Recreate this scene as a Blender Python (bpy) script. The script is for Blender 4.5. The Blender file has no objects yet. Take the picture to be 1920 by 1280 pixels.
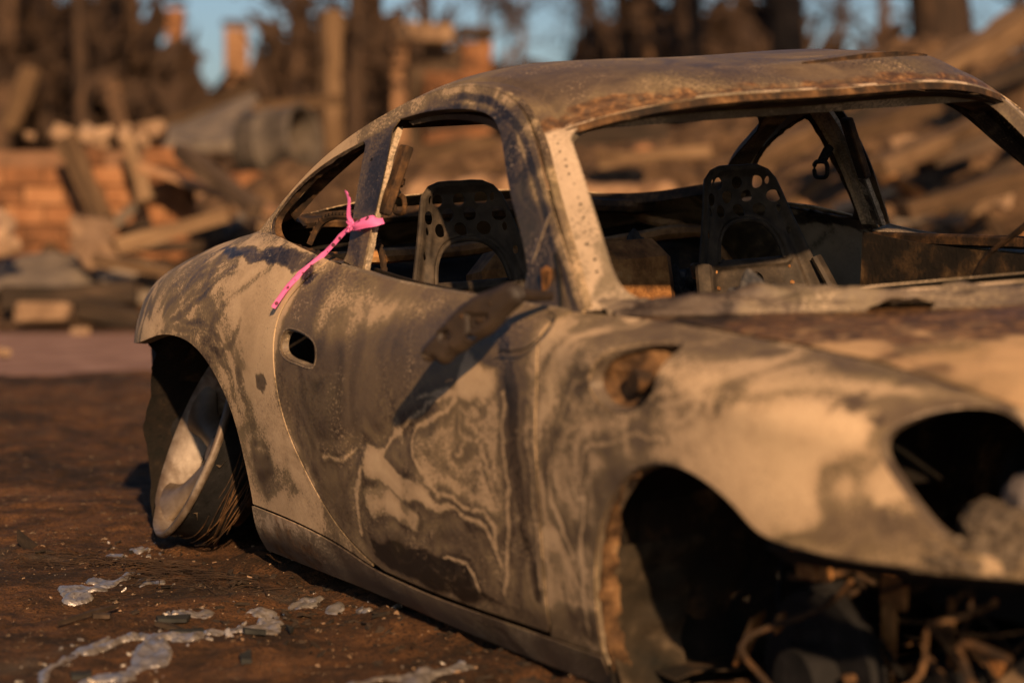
import bpy, math, random
import numpy as np
from mathutils import Matrix, Vector

random.seed(7)
RNG = np.random.default_rng(7)
SC = bpy.context.scene
COL = SC.collection
RAD = math.radians

# ------------------------------------------------------------------ camera, sky, sun, exposure
CAM_LOC = (3.33, -3.0773, 0.9287)
CAM_R = Vector((0.488570, 0.872525, 0.0))
CAM_U = Vector((-0.058364, 0.032681, 0.997760))
CAM_F = Vector((-0.870571, 0.487475, -0.066891))
cam_data = bpy.data.cameras.new('camera')
cam_data.sensor_width = 36.0
cam_data.lens = 85.0
cam_data.clip_start = 0.05
cam_data.clip_end = 4000.0
cam_data.dof.use_dof = True
cam_data.dof.focus_distance = 5.75
cam_data.dof.aperture_fstop = 2.0
cam = bpy.data.objects.new('camera', cam_data)
COL.objects.link(cam)
M = Matrix.Identity(4)
for i in range(3):
    M[i][0], M[i][1], M[i][2], M[i][3] = CAM_R[i], CAM_U[i], -CAM_F[i], CAM_LOC[i]
cam.matrix_world = M
SC.camera = cam

SUN_EL, SUN_AZ = RAD(23.0), RAD(-18.5)          # azimuth from the car's nose, towards its right side
SUN_DIR = Vector((math.cos(SUN_EL) * math.cos(SUN_AZ), math.cos(SUN_EL) * math.sin(SUN_AZ), math.sin(SUN_EL)))
world = bpy.data.worlds.new('World')
SC.world = world
world.use_nodes = True
wn = world.node_tree.nodes
sky = wn.new('ShaderNodeTexSky')
sky.sky_type = 'NISHITA'
sky.sun_disc = False
sky.sun_elevation = SUN_EL
sky.sun_rotation = math.pi / 2 - SUN_AZ
sky.altitude = 100
sky.air_density = 0.8
sky.dust_density = 1.2
sky.ozone_density = 2.6
wn['Background'].inputs['Strength'].default_value = 0.05
world.node_tree.links.new(sky.outputs[0], wn['Background'].inputs[0])
sun_data = bpy.data.lights.new('sun', 'SUN')
sun_data.energy = 5.0
sun_data.angle = RAD(0.9)
sun_data.color = (1.0, 0.645, 0.35)
sun = bpy.data.objects.new('sun', sun_data)
sun.rotation_euler = SUN_DIR.to_track_quat('Z', 'Y').to_euler()
COL.objects.link(sun)
SC.view_settings.view_transform = 'Standard'
SC.view_settings.look = 'None'
SC.view_settings.exposure = 0.64
SC.view_settings.gamma = 1.0
SC.view_settings.use_curve_mapping = False
SC.render.engine = 'CYCLES'
SC.cycles.use_denoising = True
SC.cycles.max_bounces = 6

# ------------------------------------------------------------------ numeric helpers
def A(*p):
    return np.array(p, float)

def ncs(xs, ys, xq):
    """natural cubic spline through (xs, ys) evaluated at xq; ys may carry extra columns"""
    xs = np.asarray(xs, float); ys = np.asarray(ys, float); xq = np.asarray(xq, float)
    flat = ys.ndim == 1
    if flat: ys = ys[:, None]
    n = len(xs); h = np.diff(xs)
    T = np.zeros((n, n)); r = np.zeros((n, ys.shape[1])); T[0, 0] = T[-1, -1] = 1
    for i in range(1, n - 1):
        T[i, i - 1] = h[i - 1]; T[i, i] = 2 * (h[i - 1] + h[i]); T[i, i + 1] = h[i]
        r[i] = 6 * ((ys[i + 1] - ys[i]) / h[i] - (ys[i] - ys[i - 1]) / h[i - 1])
    m = np.linalg.solve(T, r)
    k = np.clip(np.searchsorted(xs, xq) - 1, 0, n - 2)
    a = (xs[k + 1] - xq)[:, None]; b = (xq - xs[k])[:, None]; hk = h[k][:, None]
    o = m[k] * a**3 / (6 * hk) + m[k + 1] * b**3 / (6 * hk) + (ys[k] / hk - m[k] * hk / 6) * a + (ys[k + 1] / hk - m[k + 1] * hk / 6) * b
    return o[:, 0] if flat else o

def curve(pts, n, closed=False):
    """smooth curve through points, n samples evenly spread along its length"""
    p = np.array(pts, float)
    if closed:
        p = np.vstack([p[-3:], p, p[:4]])
    d = np.r_[0, np.cumsum(np.linalg.norm(np.diff(p, axis=0), axis=1))]
    if closed:
        t = np.linspace(d[3], d[-4], n, endpoint=False)
    else:
        t = np.linspace(0, d[-1], n)
    return ncs(d, p, t)

def resample(pts, n):
    p = np.array(pts, float)
    d = np.r_[0, np.cumsum(np.linalg.norm(np.diff(p, axis=0), axis=1))]
    t = np.linspace(0, d[-1], n)
    return np.stack([np.interp(t, d, p[:, k]) for k in range(p.shape[1])], 1)

def _hash(i, j, k, s):
    h = (i * 374761393 + j * 668265263 + k * 2147483647 + s * 974711) & 0xffffffff
    h = ((h ^ (h >> 13)) * 1274126177) & 0xffffffff
    return ((h ^ (h >> 16)) & 0xffff) / 65535.0

def vnoise(P, scale, seed=0):
    """value noise in -1..1"""
    p = np.asarray(P, float) * scale
    if p.shape[1] == 2: p = np.c_[p, np.zeros(len(p))]
    i = np.floor(p).astype(np.int64); f = p - i; f = f * f * (3 - 2 * f)
    o = 0
    for a in (0, 1):
        for b in (0, 1):
            for c in (0, 1):
                w = (f[:, 0] if a else 1 - f[:, 0]) * (f[:, 1] if b else 1 - f[:, 1]) * (f[:, 2] if c else 1 - f[:, 2])
                o = o + w * _hash(i[:, 0] + a, i[:, 1] + b, i[:, 2] + c, seed)
    return o * 2 - 1

def fbm(P, scale, octs=4, seed=0):
    o = 0; amp = 1
    for k in range(octs):
        o = o + amp * vnoise(P, scale * 2**k, seed + k * 17); amp *= .5
    return o

def sdf(P, poly):
    """signed distance to a closed 2D polygon, positive inside"""
    P = np.asarray(P, float); q = np.asarray(poly, float)
    best = np.full(len(P), 1e9); ins = np.zeros(len(P), bool)
    for a, b in zip(q, np.roll(q, -1, 0)):
        e = b - a; w = P - a
        t = np.clip((w @ e) / (e @ e + 1e-12), 0, 1)
        best = np.minimum(best, ((w - t[:, None] * e)**2).sum(1))
        c = (a[1] > P[:, 1]) != (b[1] > P[:, 1])
        with np.errstate(divide='ignore', invalid='ignore'):
            xi = (b[0] - a[0]) * (P[:, 1] - a[1]) / (b[1] - a[1]) + a[0]
        ins ^= c & (P[:, 0] < xi)
    d = np.sqrt(best)
    return np.where(ins, d, -d)

def dline(P, pts):
    """distance to an open 2D polyline"""
    q = np.asarray(pts, float); best = np.full(len(P), 1e9)
    for a, b in zip(q[:-1], q[1:]):
        e = b - a; w = P - a
        t = np.clip((w @ e) / (e @ e + 1e-12), 0, 1)
        best = np.minimum(best, ((w - t[:, None] * e)**2).sum(1))
    return np.sqrt(best)

def smooth01(a, b, x):
    t = np.clip((x - a) / (b - a), 0, 1)
    return t * t * (3 - 2 * t)

def grid_faces(nu, nv):
    i = np.arange(nu - 1)[:, None] * nv + np.arange(nv - 1)[None, :]
    i = i.ravel()
    return np.vstack([np.c_[i, i + nv, i + nv + 1], np.c_[i, i + nv + 1, i + 1]])

def clip(V, Q, F, f):
    """keep the part of a triangle mesh where f > 0; Q holds per-vertex parameters"""
    keep = f > 0
    c = keep[F].sum(1)
    out = [F[c == 3]]
    B = F[(c == 1) | (c == 2)]
    if len(B):
        n = len(V)
        e = np.vstack([B[:, [0, 1]], B[:, [1, 2]], B[:, [2, 0]]]); e.sort(1)
        cut = keep[e[:, 0]] != keep[e[:, 1]]
        ue, inv = np.unique(e[cut], axis=0, return_inverse=True)
        inv = inv.ravel()
        t = f[ue[:, 0]] / (f[ue[:, 0]] - f[ue[:, 1]])
        V = np.vstack([V, V[ue[:, 0]] + t[:, None] * (V[ue[:, 1]] - V[ue[:, 0]])])
        Q = np.vstack([Q, Q[ue[:, 0]] + t[:, None] * (Q[ue[:, 1]] - Q[ue[:, 0]])])
        idx = np.full(len(e), -1); idx[cut] = n + inv
        m = len(B); E = np.stack([idx[:m], idx[m:2 * m], idx[2 * m:]], 1)
        cb = keep[B].sum(1)
        for k in range(3):
            a, b, d = k, (k + 1) % 3, (k + 2) % 3
            s = (cb == 1) & keep[B[:, a]]
            out.append(np.c_[B[s, a], E[s, a], E[s, d]])
            s = (cb == 2) & ~keep[B[:, a]]
            out.append(np.c_[E[s, a], B[s, b], B[s, d]])
            out.append(np.c_[E[s, a], B[s, d], E[s, d]])
    F = np.vstack(out)
    used = np.unique(F); re = np.full(len(V), -1); re[used] = np.arange(len(used))
    return V[used], Q[used], re[F]

def vnormals(V, F):
    n = np.cross(V[F[:, 1]] - V[F[:, 0]], V[F[:, 2]] - V[F[:, 0]])
    o = np.zeros_like(V)
    for k in range(3): np.add.at(o, F[:, k], n)
    l = np.linalg.norm(o, axis=1, keepdims=True)
    return o / np.maximum(l, 1e-12)

def thicken(V, F, t):
    """own solidify: inner skin plus rim faces with their own vertices; returns V, F, source index"""
    n = len(V); N = vnormals(V, F)
    e = np.vstack([F[:, [0, 1]], F[:, [1, 2]], F[:, [2, 0]]])
    key = np.sort(e, 1)
    _, inv, cnt = np.unique(key, axis=0, return_inverse=True, return_counts=True)
    b = e[cnt[inv.ravel()] == 1]
    bv = np.unique(b); r1 = np.full(n, -1); r1[bv] = 2 * n + np.arange(len(bv)); r2 = np.where(r1 >= 0, r1 + len(bv), -1)
    V2 = np.vstack([V, V - N * t, V[bv], V[bv] - N[bv] * t])
    src = np.r_[np.arange(n), np.arange(n), bv, bv]
    F2 = np.vstack([F, F[:, ::-1] + n, np.c_[r1[b[:, 1]], r1[b[:, 0]], r2[b[:, 0]]], np.c_[r1[b[:, 1]], r2[b[:, 0]], r2[b[:, 1]]]])
    return V2, F2, src

# ------------------------------------------------------------------ objects
def obj(name, V, F, mat, parent=None, smooth=True, thick=0.0, stain=None, label=None, cat=None, group=None, kind=None, angle=None, flow=None):
    V = np.asarray(V, float)
    if thick:
        V, F, src = thicken(V, np.asarray(F), thick)
        if stain is not None: stain = stain[src]
        if flow is not None: flow = flow[src]
    me = bpy.data.meshes.new(name)
    if isinstance(F, np.ndarray):
        m, k = F.shape
        me.vertices.add(len(V)); me.vertices.foreach_set('co', V.ravel())
        me.loops.add(m * k); me.loops.foreach_set('vertex_index', F.astype(np.int32).ravel())
        me.polygons.add(m); me.polygons.foreach_set('loop_start', np.arange(m, dtype=np.int32) * k)
        me.update(calc_edges=True); me.validate()
    else:
        me.from_pydata([tuple(v) for v in V], [], F); me.update()
    if smooth:
        me.polygons.foreach_set('use_smooth', np.ones(len(me.polygons), bool))
        if angle: me.set_sharp_from_angle(angle=RAD(angle))
    else:
        me.polygons.foreach_set('use_smooth', np.zeros(len(me.polygons), bool))
    if stain is not None and len(me.vertices) == len(stain):
        at = me.attributes.new('stain', 'FLOAT_COLOR', 'POINT')
        at.data.foreach_set('color', np.clip(stain, 0, 1).astype(np.float32).ravel())
    if stain is not None and len(me.vertices) == len(stain):
        fl = me.attributes.new('flow', 'FLOAT', 'POINT')
        fl.data.foreach_set('value', (flow if flow is not None else np.full(len(stain), .5)).astype(np.float32))
    if mat is not None: me.materials.append(mat)
    o = bpy.data.objects.new(name, me)
    COL.objects.link(o)
    if parent is not None: o.parent = parent
    tag(o, label, cat, group, kind)
    return o

def tag(o, label=None, cat=None, group=None, kind=None):
    if label: o['label'] = label
    if cat: o['category'] = cat
    if group: o['group'] = group
    if kind: o['kind'] = kind
    return o

def empty(name, loc=(0, 0, 0), rot=(0, 0, 0), **k):
    o = bpy.data.objects.new(name, None)
    o.location = loc; o.rotation_euler = rot; o.empty_display_size = .1
    COL.objects.link(o)
    return tag(o, **k)

def mirrored(o, parent):
    """the same part on the car's other side"""
    c = o.copy(); COL.objects.link(c); c.parent = parent
    if parent == o.parent: c.scale = (1, -1, 1)
    for ch in o.children: mirrored(ch, c)
    return c

class MB:
    """collects faces of one mesh"""
    def __init__(s): s.v = []; s.f = []
    def add(s, V, F):
        n = len(s.v); s.v += [tuple(v) for v in V]; s.f += [tuple(int(i) + n for i in f) for f in F]; return s
    def box(s, c, size, rot=None, taper=1.0, jit=0.0, bevel=0.0):
        hx, hy, hz = np.array(size) / 2
        if bevel:
            b = min(bevel, hx * .9, hy * .9, hz * .9)
            V = []
            for sx in (-1, 1):
                for sy in (-1, 1):
                    for sz in (-1, 1):
                        V += [(sx * (hx - b), sy * (hy - b), sz * hz), (sx * (hx - b), sy * hy, sz * (hz - b)), (sx * hx, sy * (hy - b), sz * (hz - b))]
            V = np.array(V, float)
            def i(sx, sy, sz, k): return ((sx > 0) * 4 + (sy > 0) * 2 + (sz > 0)) * 3 + k
            F = []
            for sgn in (-1, 1):
                F.append([i(-1, -1, sgn, 0), i(1, -1, sgn, 0), i(1, 1, sgn, 0), i(-1, 1, sgn, 0)][::sgn])
                F.append([i(-1, sgn, -1, 1), i(-1, sgn, 1, 1), i(1, sgn, 1, 1), i(1, sgn, -1, 1)][::sgn])
                F.append([i(sgn, -1, -1, 2), i(sgn, 1, -1, 2), i(sgn, 1, 1, 2), i(sgn, -1, 1, 2)][::sgn])
            for a in (-1, 1):
                for c2 in (-1, 1):
                    F.append([i(-1, a, c2, 0), i(1, a, c2, 0), i(1, a, c2, 1), i(-1, a, c2, 1)])
                    F.append([i(a, -1, c2, 0), i(a, 1, c2, 0), i(a, 1, c2, 2), i(a, -1, c2, 2)])
                    F.append([i(a, c2, -1, 1), i(a, c2, 1, 1), i(a, c2, 1, 2), i(a, c2, -1, 2)])
                    for d in (-1, 1):
                        F.append([i(a, c2, d, 0), i(a, c2, d, 1), i(a, c2, d, 2)])
        else:
            V = np.array([(x * hx, y * hy, z * hz) for x in (-1, 1) for y in (-1, 1) for z in (-1, 1)], float)
            F = [(0, 1, 3, 2), (4, 6, 7, 5), (0, 4, 5, 1), (2, 3, 7, 6), (0, 2, 6, 4), (1, 5, 7, 3)]
        if taper != 1.0:
            k = 1 + (taper - 1) * (V[:, 2] / (2 * hz) + .5); V[:, 0] *= k; V[:, 1] *= k
        if jit: V = V + RNG.uniform(-jit, jit, V.shape)
        if rot is not None: V = V @ np.array(rot).T
        return s.add(V + np.array(c), F)
    def tube(s, pts, r, n=8, caps=True, flat=1.0, up=(0, 0, 1)):
        P = np.array(pts, float); m = len(P)
        R = np.full(m, r) if np.isscalar(r) else np.array(r, float)
        T = np.gradient(P, axis=0); T /= np.linalg.norm(T, axis=1, keepdims=True) + 1e-12
        V = []; u0 = np.array(up, float)
        for k in range(m):
            a = np.cross(T[k], u0)
            if np.linalg.norm(a) < 1e-3: a = np.cross(T[k], (1, .1, 0))
            a /= np.linalg.norm(a); b = np.cross(a, T[k])
            for j in range(n):
                t = 2 * math.pi * j / n
                V.append(P[k] + R[k] * (math.cos(t) * a + flat * math.sin(t) * b))
        F = [(k * n + j, k * n + (j + 1) % n, (k + 1) * n + (j + 1) % n, (k + 1) * n + j) for k in range(m - 1) for j in range(n)]
        if caps: F += [tuple(range(n))[::-1], tuple((m - 1) * n + j for j in range(n))]
        return s.add(V, F)
    def lathe(s, prof, n=32, axis='y', c=(0, 0, 0), a0=0, a1=2 * math.pi):
        full = abs(a1 - a0 - 2 * math.pi) < 1e-6; k = n if full else n + 1
        V = []
        for j in range(k):
            t = a0 + (a1 - a0) * j / n
            for (r, h) in prof:
                V.append({'y': (r * math.cos(t), h, r * math.sin(t)), 'z': (r * math.cos(t), r * math.sin(t), h), 'x': (h, r * math.cos(t), r * math.sin(t))}[axis])
        m = len(prof)
        F = [(j * m + i, j * m + i + 1, ((j + 1) % k) * m + i + 1, ((j + 1) % k) * m + i) for j in range(n) for i in range(m - 1)]
        return s.add(np.array(V) + np.array(c), F)
    def obj(s, name, mat, parent=None, **k):
        k.setdefault('smooth', True); k.setdefault('angle', 40)
        return obj(name, np.array(s.v), s.f, mat, parent, **k)

def rotm(rx=0, ry=0, rz=0):
    return np.array((Matrix.Rotation(rz, 3, 'Z') @ Matrix.Rotation(ry, 3, 'Y') @ Matrix.Rotation(rx, 3, 'X')))

def along(a, b, up=(0, 0, 1)):
    """rotation whose local x runs from a to b"""
    x = np.array(b, float) - np.array(a, float); x /= np.linalg.norm(x)
    y = np.cross(up, x); y /= np.linalg.norm(y); z = np.cross(x, y)
    return np.stack([x, y, z], 1)
# ------------------------------------------------------------------ materials
class Mat:
    def __init__(s, name, rough=.8, spec=.3, metal=0.0):
        s.m = bpy.data.materials.new(name); s.m.use_nodes = True
        s.t = s.m.node_tree; s.b = s.t.nodes['Principled BSDF']
        s.b.inputs['Roughness'].default_value = rough
        s.b.inputs['Specular IOR Level'].default_value = spec
        s.b.inputs['Metallic'].default_value = metal
        s.co = s.new('ShaderNodeTexCoord').outputs['Object']
    def new(s, t): return s.t.nodes.new(t)
    def put(s, sock, v):
        if hasattr(v, 'default_value') and hasattr(v, 'node'): s.t.links.new(v, sock)
        elif isinstance(v, (tuple, list)) and sock.type == 'RGBA': sock.default_value = tuple(v) + ((1,) if len(v) == 3 else ())
        else: sock.default_value = v
    def math(s, op, a, b=0.0, c=None, clamp=False):
        n = s.new('ShaderNodeMath'); n.operation = op; n.use_clamp = clamp
        s.put(n.inputs[0], a); s.put(n.inputs[1], b)
        if c is not None: s.put(n.inputs[2], c)
        return n.outputs[0]
    def vmath(s, op, a, b=(0, 0, 0), scale=None):
        n = s.new('ShaderNodeVectorMath'); n.operation = op
        s.put(n.inputs[0], a)
        if scale is not None: s.put(n.inputs['Scale'], scale)
        else: s.put(n.inputs[1], b)
        return n.outputs[0]
    def noise(s, scale, detail=3, rough=.55, co=None, out='Fac', dist=0.0):
        n = s.new('ShaderNodeTexNoise')
        s.put(n.inputs['Vector'], co if co is not None else s.co)
        s.put(n.inputs['Scale'], scale); s.put(n.inputs['Detail'], detail); s.put(n.inputs['Roughness'], rough); s.put(n.inputs['Distortion'], dist)
        return n.outputs[out]
    def voro(s, scale, co=None, out='Distance', feature='F1', rnd=1.0):
        n = s.new('ShaderNodeTexVoronoi'); n.feature = feature
        s.put(n.inputs['Vector'], co if co is not None else s.co); s.put(n.inputs['Scale'], scale); s.put(n.inputs['Randomness'], rnd)
        return n.outputs[out]
    def warp(s, scale, amt, co=None, detail=2):
        co = co if co is not None else s.co
        c = s.vmath('SUBTRACT', s.noise(scale, detail, .5, co, 'Color'), (.5, .5, .5))
        return s.vmath('ADD', co, s.vmath('SCALE', c, scale=amt))
    def ramp(s, f, stops, interp='LINEAR'):
        n = s.new('ShaderNodeValToRGB'); n.color_ramp.interpolation = interp
        e = n.color_ramp.elements
        while len(e) < len(stops): e.new(0)
        for k, (p, c) in enumerate(stops):
            e[k].position = p
            e[k].color = (c, c, c, 1) if np.isscalar(c) else tuple(c) + (1,)
        s.put(n.inputs[0], f)
        return n.outputs[0]
    def mix(s, f, a, b, mode='MIX'):
        n = s.new('ShaderNodeMix'); n.data_type = 'RGBA'; n.blend_type = mode
        s.put(n.inputs[0], f); s.put(n.inputs[6], a); s.put(n.inputs[7], b)
        return n.outputs[2]
    def step(s, x, lo, hi):
        n = s.new('ShaderNodeMapRange'); n.interpolation_type = 'SMOOTHSTEP'
        s.put(n.inputs[0], x); s.put(n.inputs[1], lo); s.put(n.inputs[2], hi)
        return n.outputs[0]
    def attr(s, name, typ='GEOMETRY'):
        n = s.new('ShaderNodeAttribute'); n.attribute_name = name; n.attribute_type = typ
        return n
    def color(s, c): s.put(s.b.inputs['Base Color'], c); return s
    def rough(s, r): s.put(s.b.inputs['Roughness'], r); return s
    def metal(s, r): s.put(s.b.inputs['Metallic'], r); return s
    def bump(s, h, strength=.3, dist=.01):
        n = s.new('ShaderNodeBump'); s.put(n.inputs['Height'], h); n.inputs['Strength'].default_value = strength; n.inputs['Distance'].default_value = dist
        s.t.links.new(n.outputs[0], s.b.inputs['Normal']); return s
    def rnd(s):
        return s.new('ShaderNodeObjectInfo').outputs['Random']

def burnt_panel(name, bias=0.0, rusty=0.0, seed=0.0, marb=1.0, tint=(1, 1, 1)):
    """scorched bare panel: marbled ash deposits over heat-greyed metal, specks, some rust.
    stain attribute: r ash, g soot, b rust, a marbling strength"""
    m = Mat(name, .62, .35)
    co = m.vmath('ADD', m.co, (seed, seed * .7, seed * .3))
    st = m.attr('stain'); sep = m.new('ShaderNodeSeparateColor'); m.put(sep.inputs[0], st.outputs['Color'])
    ash, soot, rust = sep.outputs[0], sep.outputs[1], sep.outputs[2]; mb = m.math('MULTIPLY', st.outputs['Alpha'], marb)
    p1 = m.warp(2.1, .42, co); p2 = m.warp(6.0, .10, p1)
    big = m.noise(2.6, 2, .5, p2)
    mid = m.noise(9.0, 4, .55, p2)
    edge = m.noise(60.0, 4, .7, co)
    t = m.math('ADD', m.math('MULTIPLY', m.math('SUBTRACT', big, .5), m.math('MULTIPLY', mb, 1.1)), m.math('MULTIPLY', m.math('SUBTRACT', mid, .5), m.math('MULTIPLY', mb, .45)))
    t = m.math('ADD', t, m.math('MULTIPLY', m.math('SUBTRACT', edge, .5), .16))
    band = m.math('SINE', m.math('MULTIPLY', m.math('ADD', m.math('MULTIPLY', big, 7.5), m.math('MULTIPLY', mid, 1.3)), 6.283))
    bgate = m.step(m.noise(3.0, 2, .5, p1), .35, .65)
    t = m.math('ADD', t, m.math('MULTIPLY', m.math('MULTIPLY', band, bgate), m.math('MULTIPLY', mb, .17)))
    flow = m.attr('flow').outputs['Fac']
    fb = m.math('SINE', m.math('ADD', m.math('MULTIPLY', flow, 105.0), m.math('MULTIPLY', mid, 9.0)))
    fe = m.math('MULTIPLY', m.step(flow, .10, .0), m.step(flow, .0, .006))
    t = m.math('ADD', t, m.math('MULTIPLY', m.math('MULTIPLY', fb, fe), .115))
    fine = m.noise(165.0, 3, .65, co); fg = m.step(m.noise(4.5, 3, .6, p1), .38, .62)
    t = m.math('ADD', t, m.math('MULTIPLY', m.math('SUBTRACT', fine, .5), m.math('ADD', m.math('MULTIPLY', fg, .85), .22)))
    t = m.math('ADD', t, m.math('MULTIPLY', m.math('SUBTRACT', ash, soot), 1.45))
    t = m.math('ADD', t, .42 + bias)
    c = m.ramp(t, [(0.0, (.018, .013, .010)), (.16, (.046, .033, .025)), (.30, (.092, .067, .048)), (.40, (.124, .091, .062)),
                   (.50, (.155, .116, .070)), (.565, (.205, .154, .100)), (.61, (.34, .25, .164)), (.72, (.42, .31, .208)), (1.0, (.52, .395, .27))])
    # thin pale tide lines that follow the marbling
    ln = m.math('ABSOLUTE', m.math('SUBTRACT', m.math('FRACT', m.math('MULTIPLY', big, 9.0)), .5))
    ln = m.math('MULTIPLY', m.step(ln, .10, .0), m.noise(5.0, 2, .5, co))
    c = m.mix(m.math('MULTIPLY', ln, m.math('MULTIPLY', mb, .18), clamp=True), c, (.43, .325, .222))
    olive = m.step(m.noise(3.2, 3, .6, m.warp(4, .2, co)), .52, .72)
    c = m.mix(m.math('MULTIPLY', olive, .35), c, m.mix(.6, c, (.17, .14, .06)))
    # specks: dark grit on ash, ash dust on grey
    gate = m.step(m.noise(7.0, 3, .6, p1), .50, .68)
    sp = m.math('MULTIPLY', m.step(m.noise(190.0, 2, .6, co), .60, .66), gate)
    c = m.mix(m.math('MULTIPLY', sp, .75), c, (.10, .085, .07))
    gate2 = m.step(m.noise(6.0, 3, .6, m.vmath('ADD', p1, (3, 1, 2))), .50, .66)
    sp2 = m.math('MULTIPLY', m.step(m.noise(150.0, 2, .6, m.vmath('ADD', co, (5, 5, 5))), .58, .64), gate2)
    c = m.mix(m.math('MULTIPLY', sp2, .7), c, (.43, .325, .222))
    c = m.mix(1.0, c, tint, 'MULTIPLY')
    # rust
    rn = m.noise(14.0, 5, .65, p1)
    rf = m.step(m.math('ADD', m.math('ADD', rust, rusty), m.math('MULTIPLY', m.math('SUBTRACT', rn, .5), .9)), .45, .7)
    rc = m.ramp(m.noise(40.0, 4, .7, co), [(.3, (.030, .018, .012)), (.5, (.085, .042, .018)), (.62, (.20, .10, .038)), (.75, (.30, .20, .11))])
    c = m.mix(rf, c, rc)
    m.color(c)
    m.rough(m.ramp(t, [(.2, .48), (.6, .78)]))
    m.metal(m.ramp(t, [(.1, .25), (.5, .0)]))
    m.bump(m.math('ADD', m.math('MULTIPLY', t, .6), m.math('MULTIPLY', edge, .5)), .22, .004)
    return m.m

def grimy(name, stops, scale=18.0, rough=.85, bump=.5, dist=.006, spec=.2, metal=0.0, warp=.08):
    """uneven one-material surface: colours spread by warped noise"""
    m = Mat(name, rough, spec, metal)
    p = m.warp(5.0, warp)
    n = m.noise(scale, 6, .65, p)
    m.color(m.ramp(n, stops))
    m.bump(m.math('ADD', n, m.math('MULTIPLY', m.noise(scale * 7, 3, .6), .4)), bump, dist)
    return m.m

PANEL = burnt_panel('burnt_panel', bias=.05, tint=(1.0, .94, .82))
PANEL_ROOF = burnt_panel('burnt_roof', bias=.04, rusty=.12, seed=3.1, marb=.8, tint=(1, .93, .80))
PANEL_HOOD = burnt_panel('burnt_hood', bias=-.03, rusty=.16, seed=7.7, marb=.8, tint=(1, .84, .60))
PANEL_SILL = burnt_panel('burnt_sill', bias=-.03, rusty=.04, seed=1.4, marb=.7)
PANEL_FLANGE = burnt_panel('burnt_flange', bias=.02, rusty=.04, seed=5.0, marb=.6)
RUST = grimy('rusted_steel', [(.30, (.010, .007, .005)), (.48, (.030, .017, .009)), (.60, (.080, .040, .016)), (.74, (.19, .10, .04))])
RUST_BRIGHT = grimy('bright_rust', [(.28, (.045, .022, .010)), (.46, (.17, .075, .024)), (.62, (.33, .16, .055)), (.78, (.45, .28, .13))], 16)
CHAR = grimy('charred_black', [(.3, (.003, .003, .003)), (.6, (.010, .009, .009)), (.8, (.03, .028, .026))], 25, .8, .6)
SEAT = grimy('scorched_seat_steel', [(.3, (.016, .012, .009)), (.5, (.036, .027, .019)), (.68, (.068, .050, .034)), (.82, (.13, .095, .062))], 22, .7, .35, .003)
BRACKET = grimy('scorched_bracket', [(.3, (.010, .006, .004)), (.55, (.026, .016, .009)), (.8, (.055, .034, .018))], 12, .6, .15, .002, .4)
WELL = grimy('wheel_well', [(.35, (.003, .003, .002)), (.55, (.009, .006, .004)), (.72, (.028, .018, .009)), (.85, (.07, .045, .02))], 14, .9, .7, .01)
INNER = grimy('interior_steel', [(.30, (.006, .005, .004)), (.52, (.016, .011, .007)), (.64, (.060, .034, .015)), (.76, (.18, .11, .05))], 9, .9, .6, .008)
ASH = grimy('ash_heap', [(.3, (.012, .012, .013)), (.5, (.045, .044, .046)), (.66, (.14, .12, .10)), (.8, (.30, .23, .16))], 30, .95, .9, .02)
COWL = burnt_panel('sagged_cowl', bias=-.10, rusty=.02, seed=9.3, marb=.8)
LUMP = grimy('melted_lump', [(.3, (.022, .017, .012)), (.45, (.075, .055, .037)), (.58, (.16, .12, .08)), (.72, (.30, .23, .155))], 60, .85, .9, .010)

def rim_mat():
    m = Mat('oxidised_alloy', .55, .4)
    p = m.warp(6, .1)
    n = m.noise(11, 5, .6, p)
    c = m.ramp(n, [(.30, (.09, .066, .046)), (.45, (.18, .14, .105)), (.60, (.28, .23, .18)), (.8, (.38, .32, .265))])
    d = m.step(m.noise(6, 5, .65, p), .40, .56)
    c = m.mix(m.math('MULTIPLY', d, .85), c, (.085, .055, .034))
    m.color(c); m.metal(.15)
    m.bump(m.noise(120, 3, .6), .2, .003)
    return m.m
RIM = rim_mat()
RIM_FACE = grimy('heat_stained_alloy', [(.3, (.05, .036, .025)), (.5, (.12, .085, .055)), (.7, (.24, .18, .125))], 8, .42, .2, .003, .5, .4)

def puddle_mat():
    m = Mat('resolidified_aluminium', .38, .5, .75)
    n = m.noise(30, 5, .65, m.warp(14, .05))
    c = m.ramp(n, [(.30, (.22, .19, .16)), (.50, (.42, .375, .33)), (.7, (.56, .51, .46))])
    grit = m.math('MAXIMUM', m.step(m.noise(120, 3, .6), .58, .64), m.step(m.noise(16, 4, .7), .54, .66))
    c = m.mix(m.math('MULTIPLY', grit, .55), c, (.09, .06, .04))
    m.color(c)
    m.bump(m.math('ADD', n, m.math('MULTIPLY', m.noise(110, 4, .6, m.warp(20, .03)), .5)), .6, .006)
    return m.m
PUDDLE = puddle_mat()

def ribbon_mat():
    m = Mat('pink_ribbon', .5, .4)
    uv = m.attr('uvr').outputs['Vector']
    d = m.voro(1.0, uv, 'Distance', rnd=.25)
    f = m.step(d, .24, .19)
    m.color(m.mix(f, (.82, .17, .42), (.12, .035, .05)))
    m.b.inputs['Subsurface Weight'].default_value = 0.0
    tr = m.new('ShaderNodeBsdfTranslucent'); tr.inputs[0].default_value = (.8, .17, .42, 1)
    mx = m.new('ShaderNodeMixShader'); mx.inputs[0].default_value = .25
    m.t.links.new(m.b.outputs[0], mx.inputs[1]); m.t.links.new(tr.outputs[0], mx.inputs[2])
    m.t.links.new(mx.outputs[0], m.t.nodes['Material Output'].inputs[0])
    return m.m
RIBBON = ribbon_mat()

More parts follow.
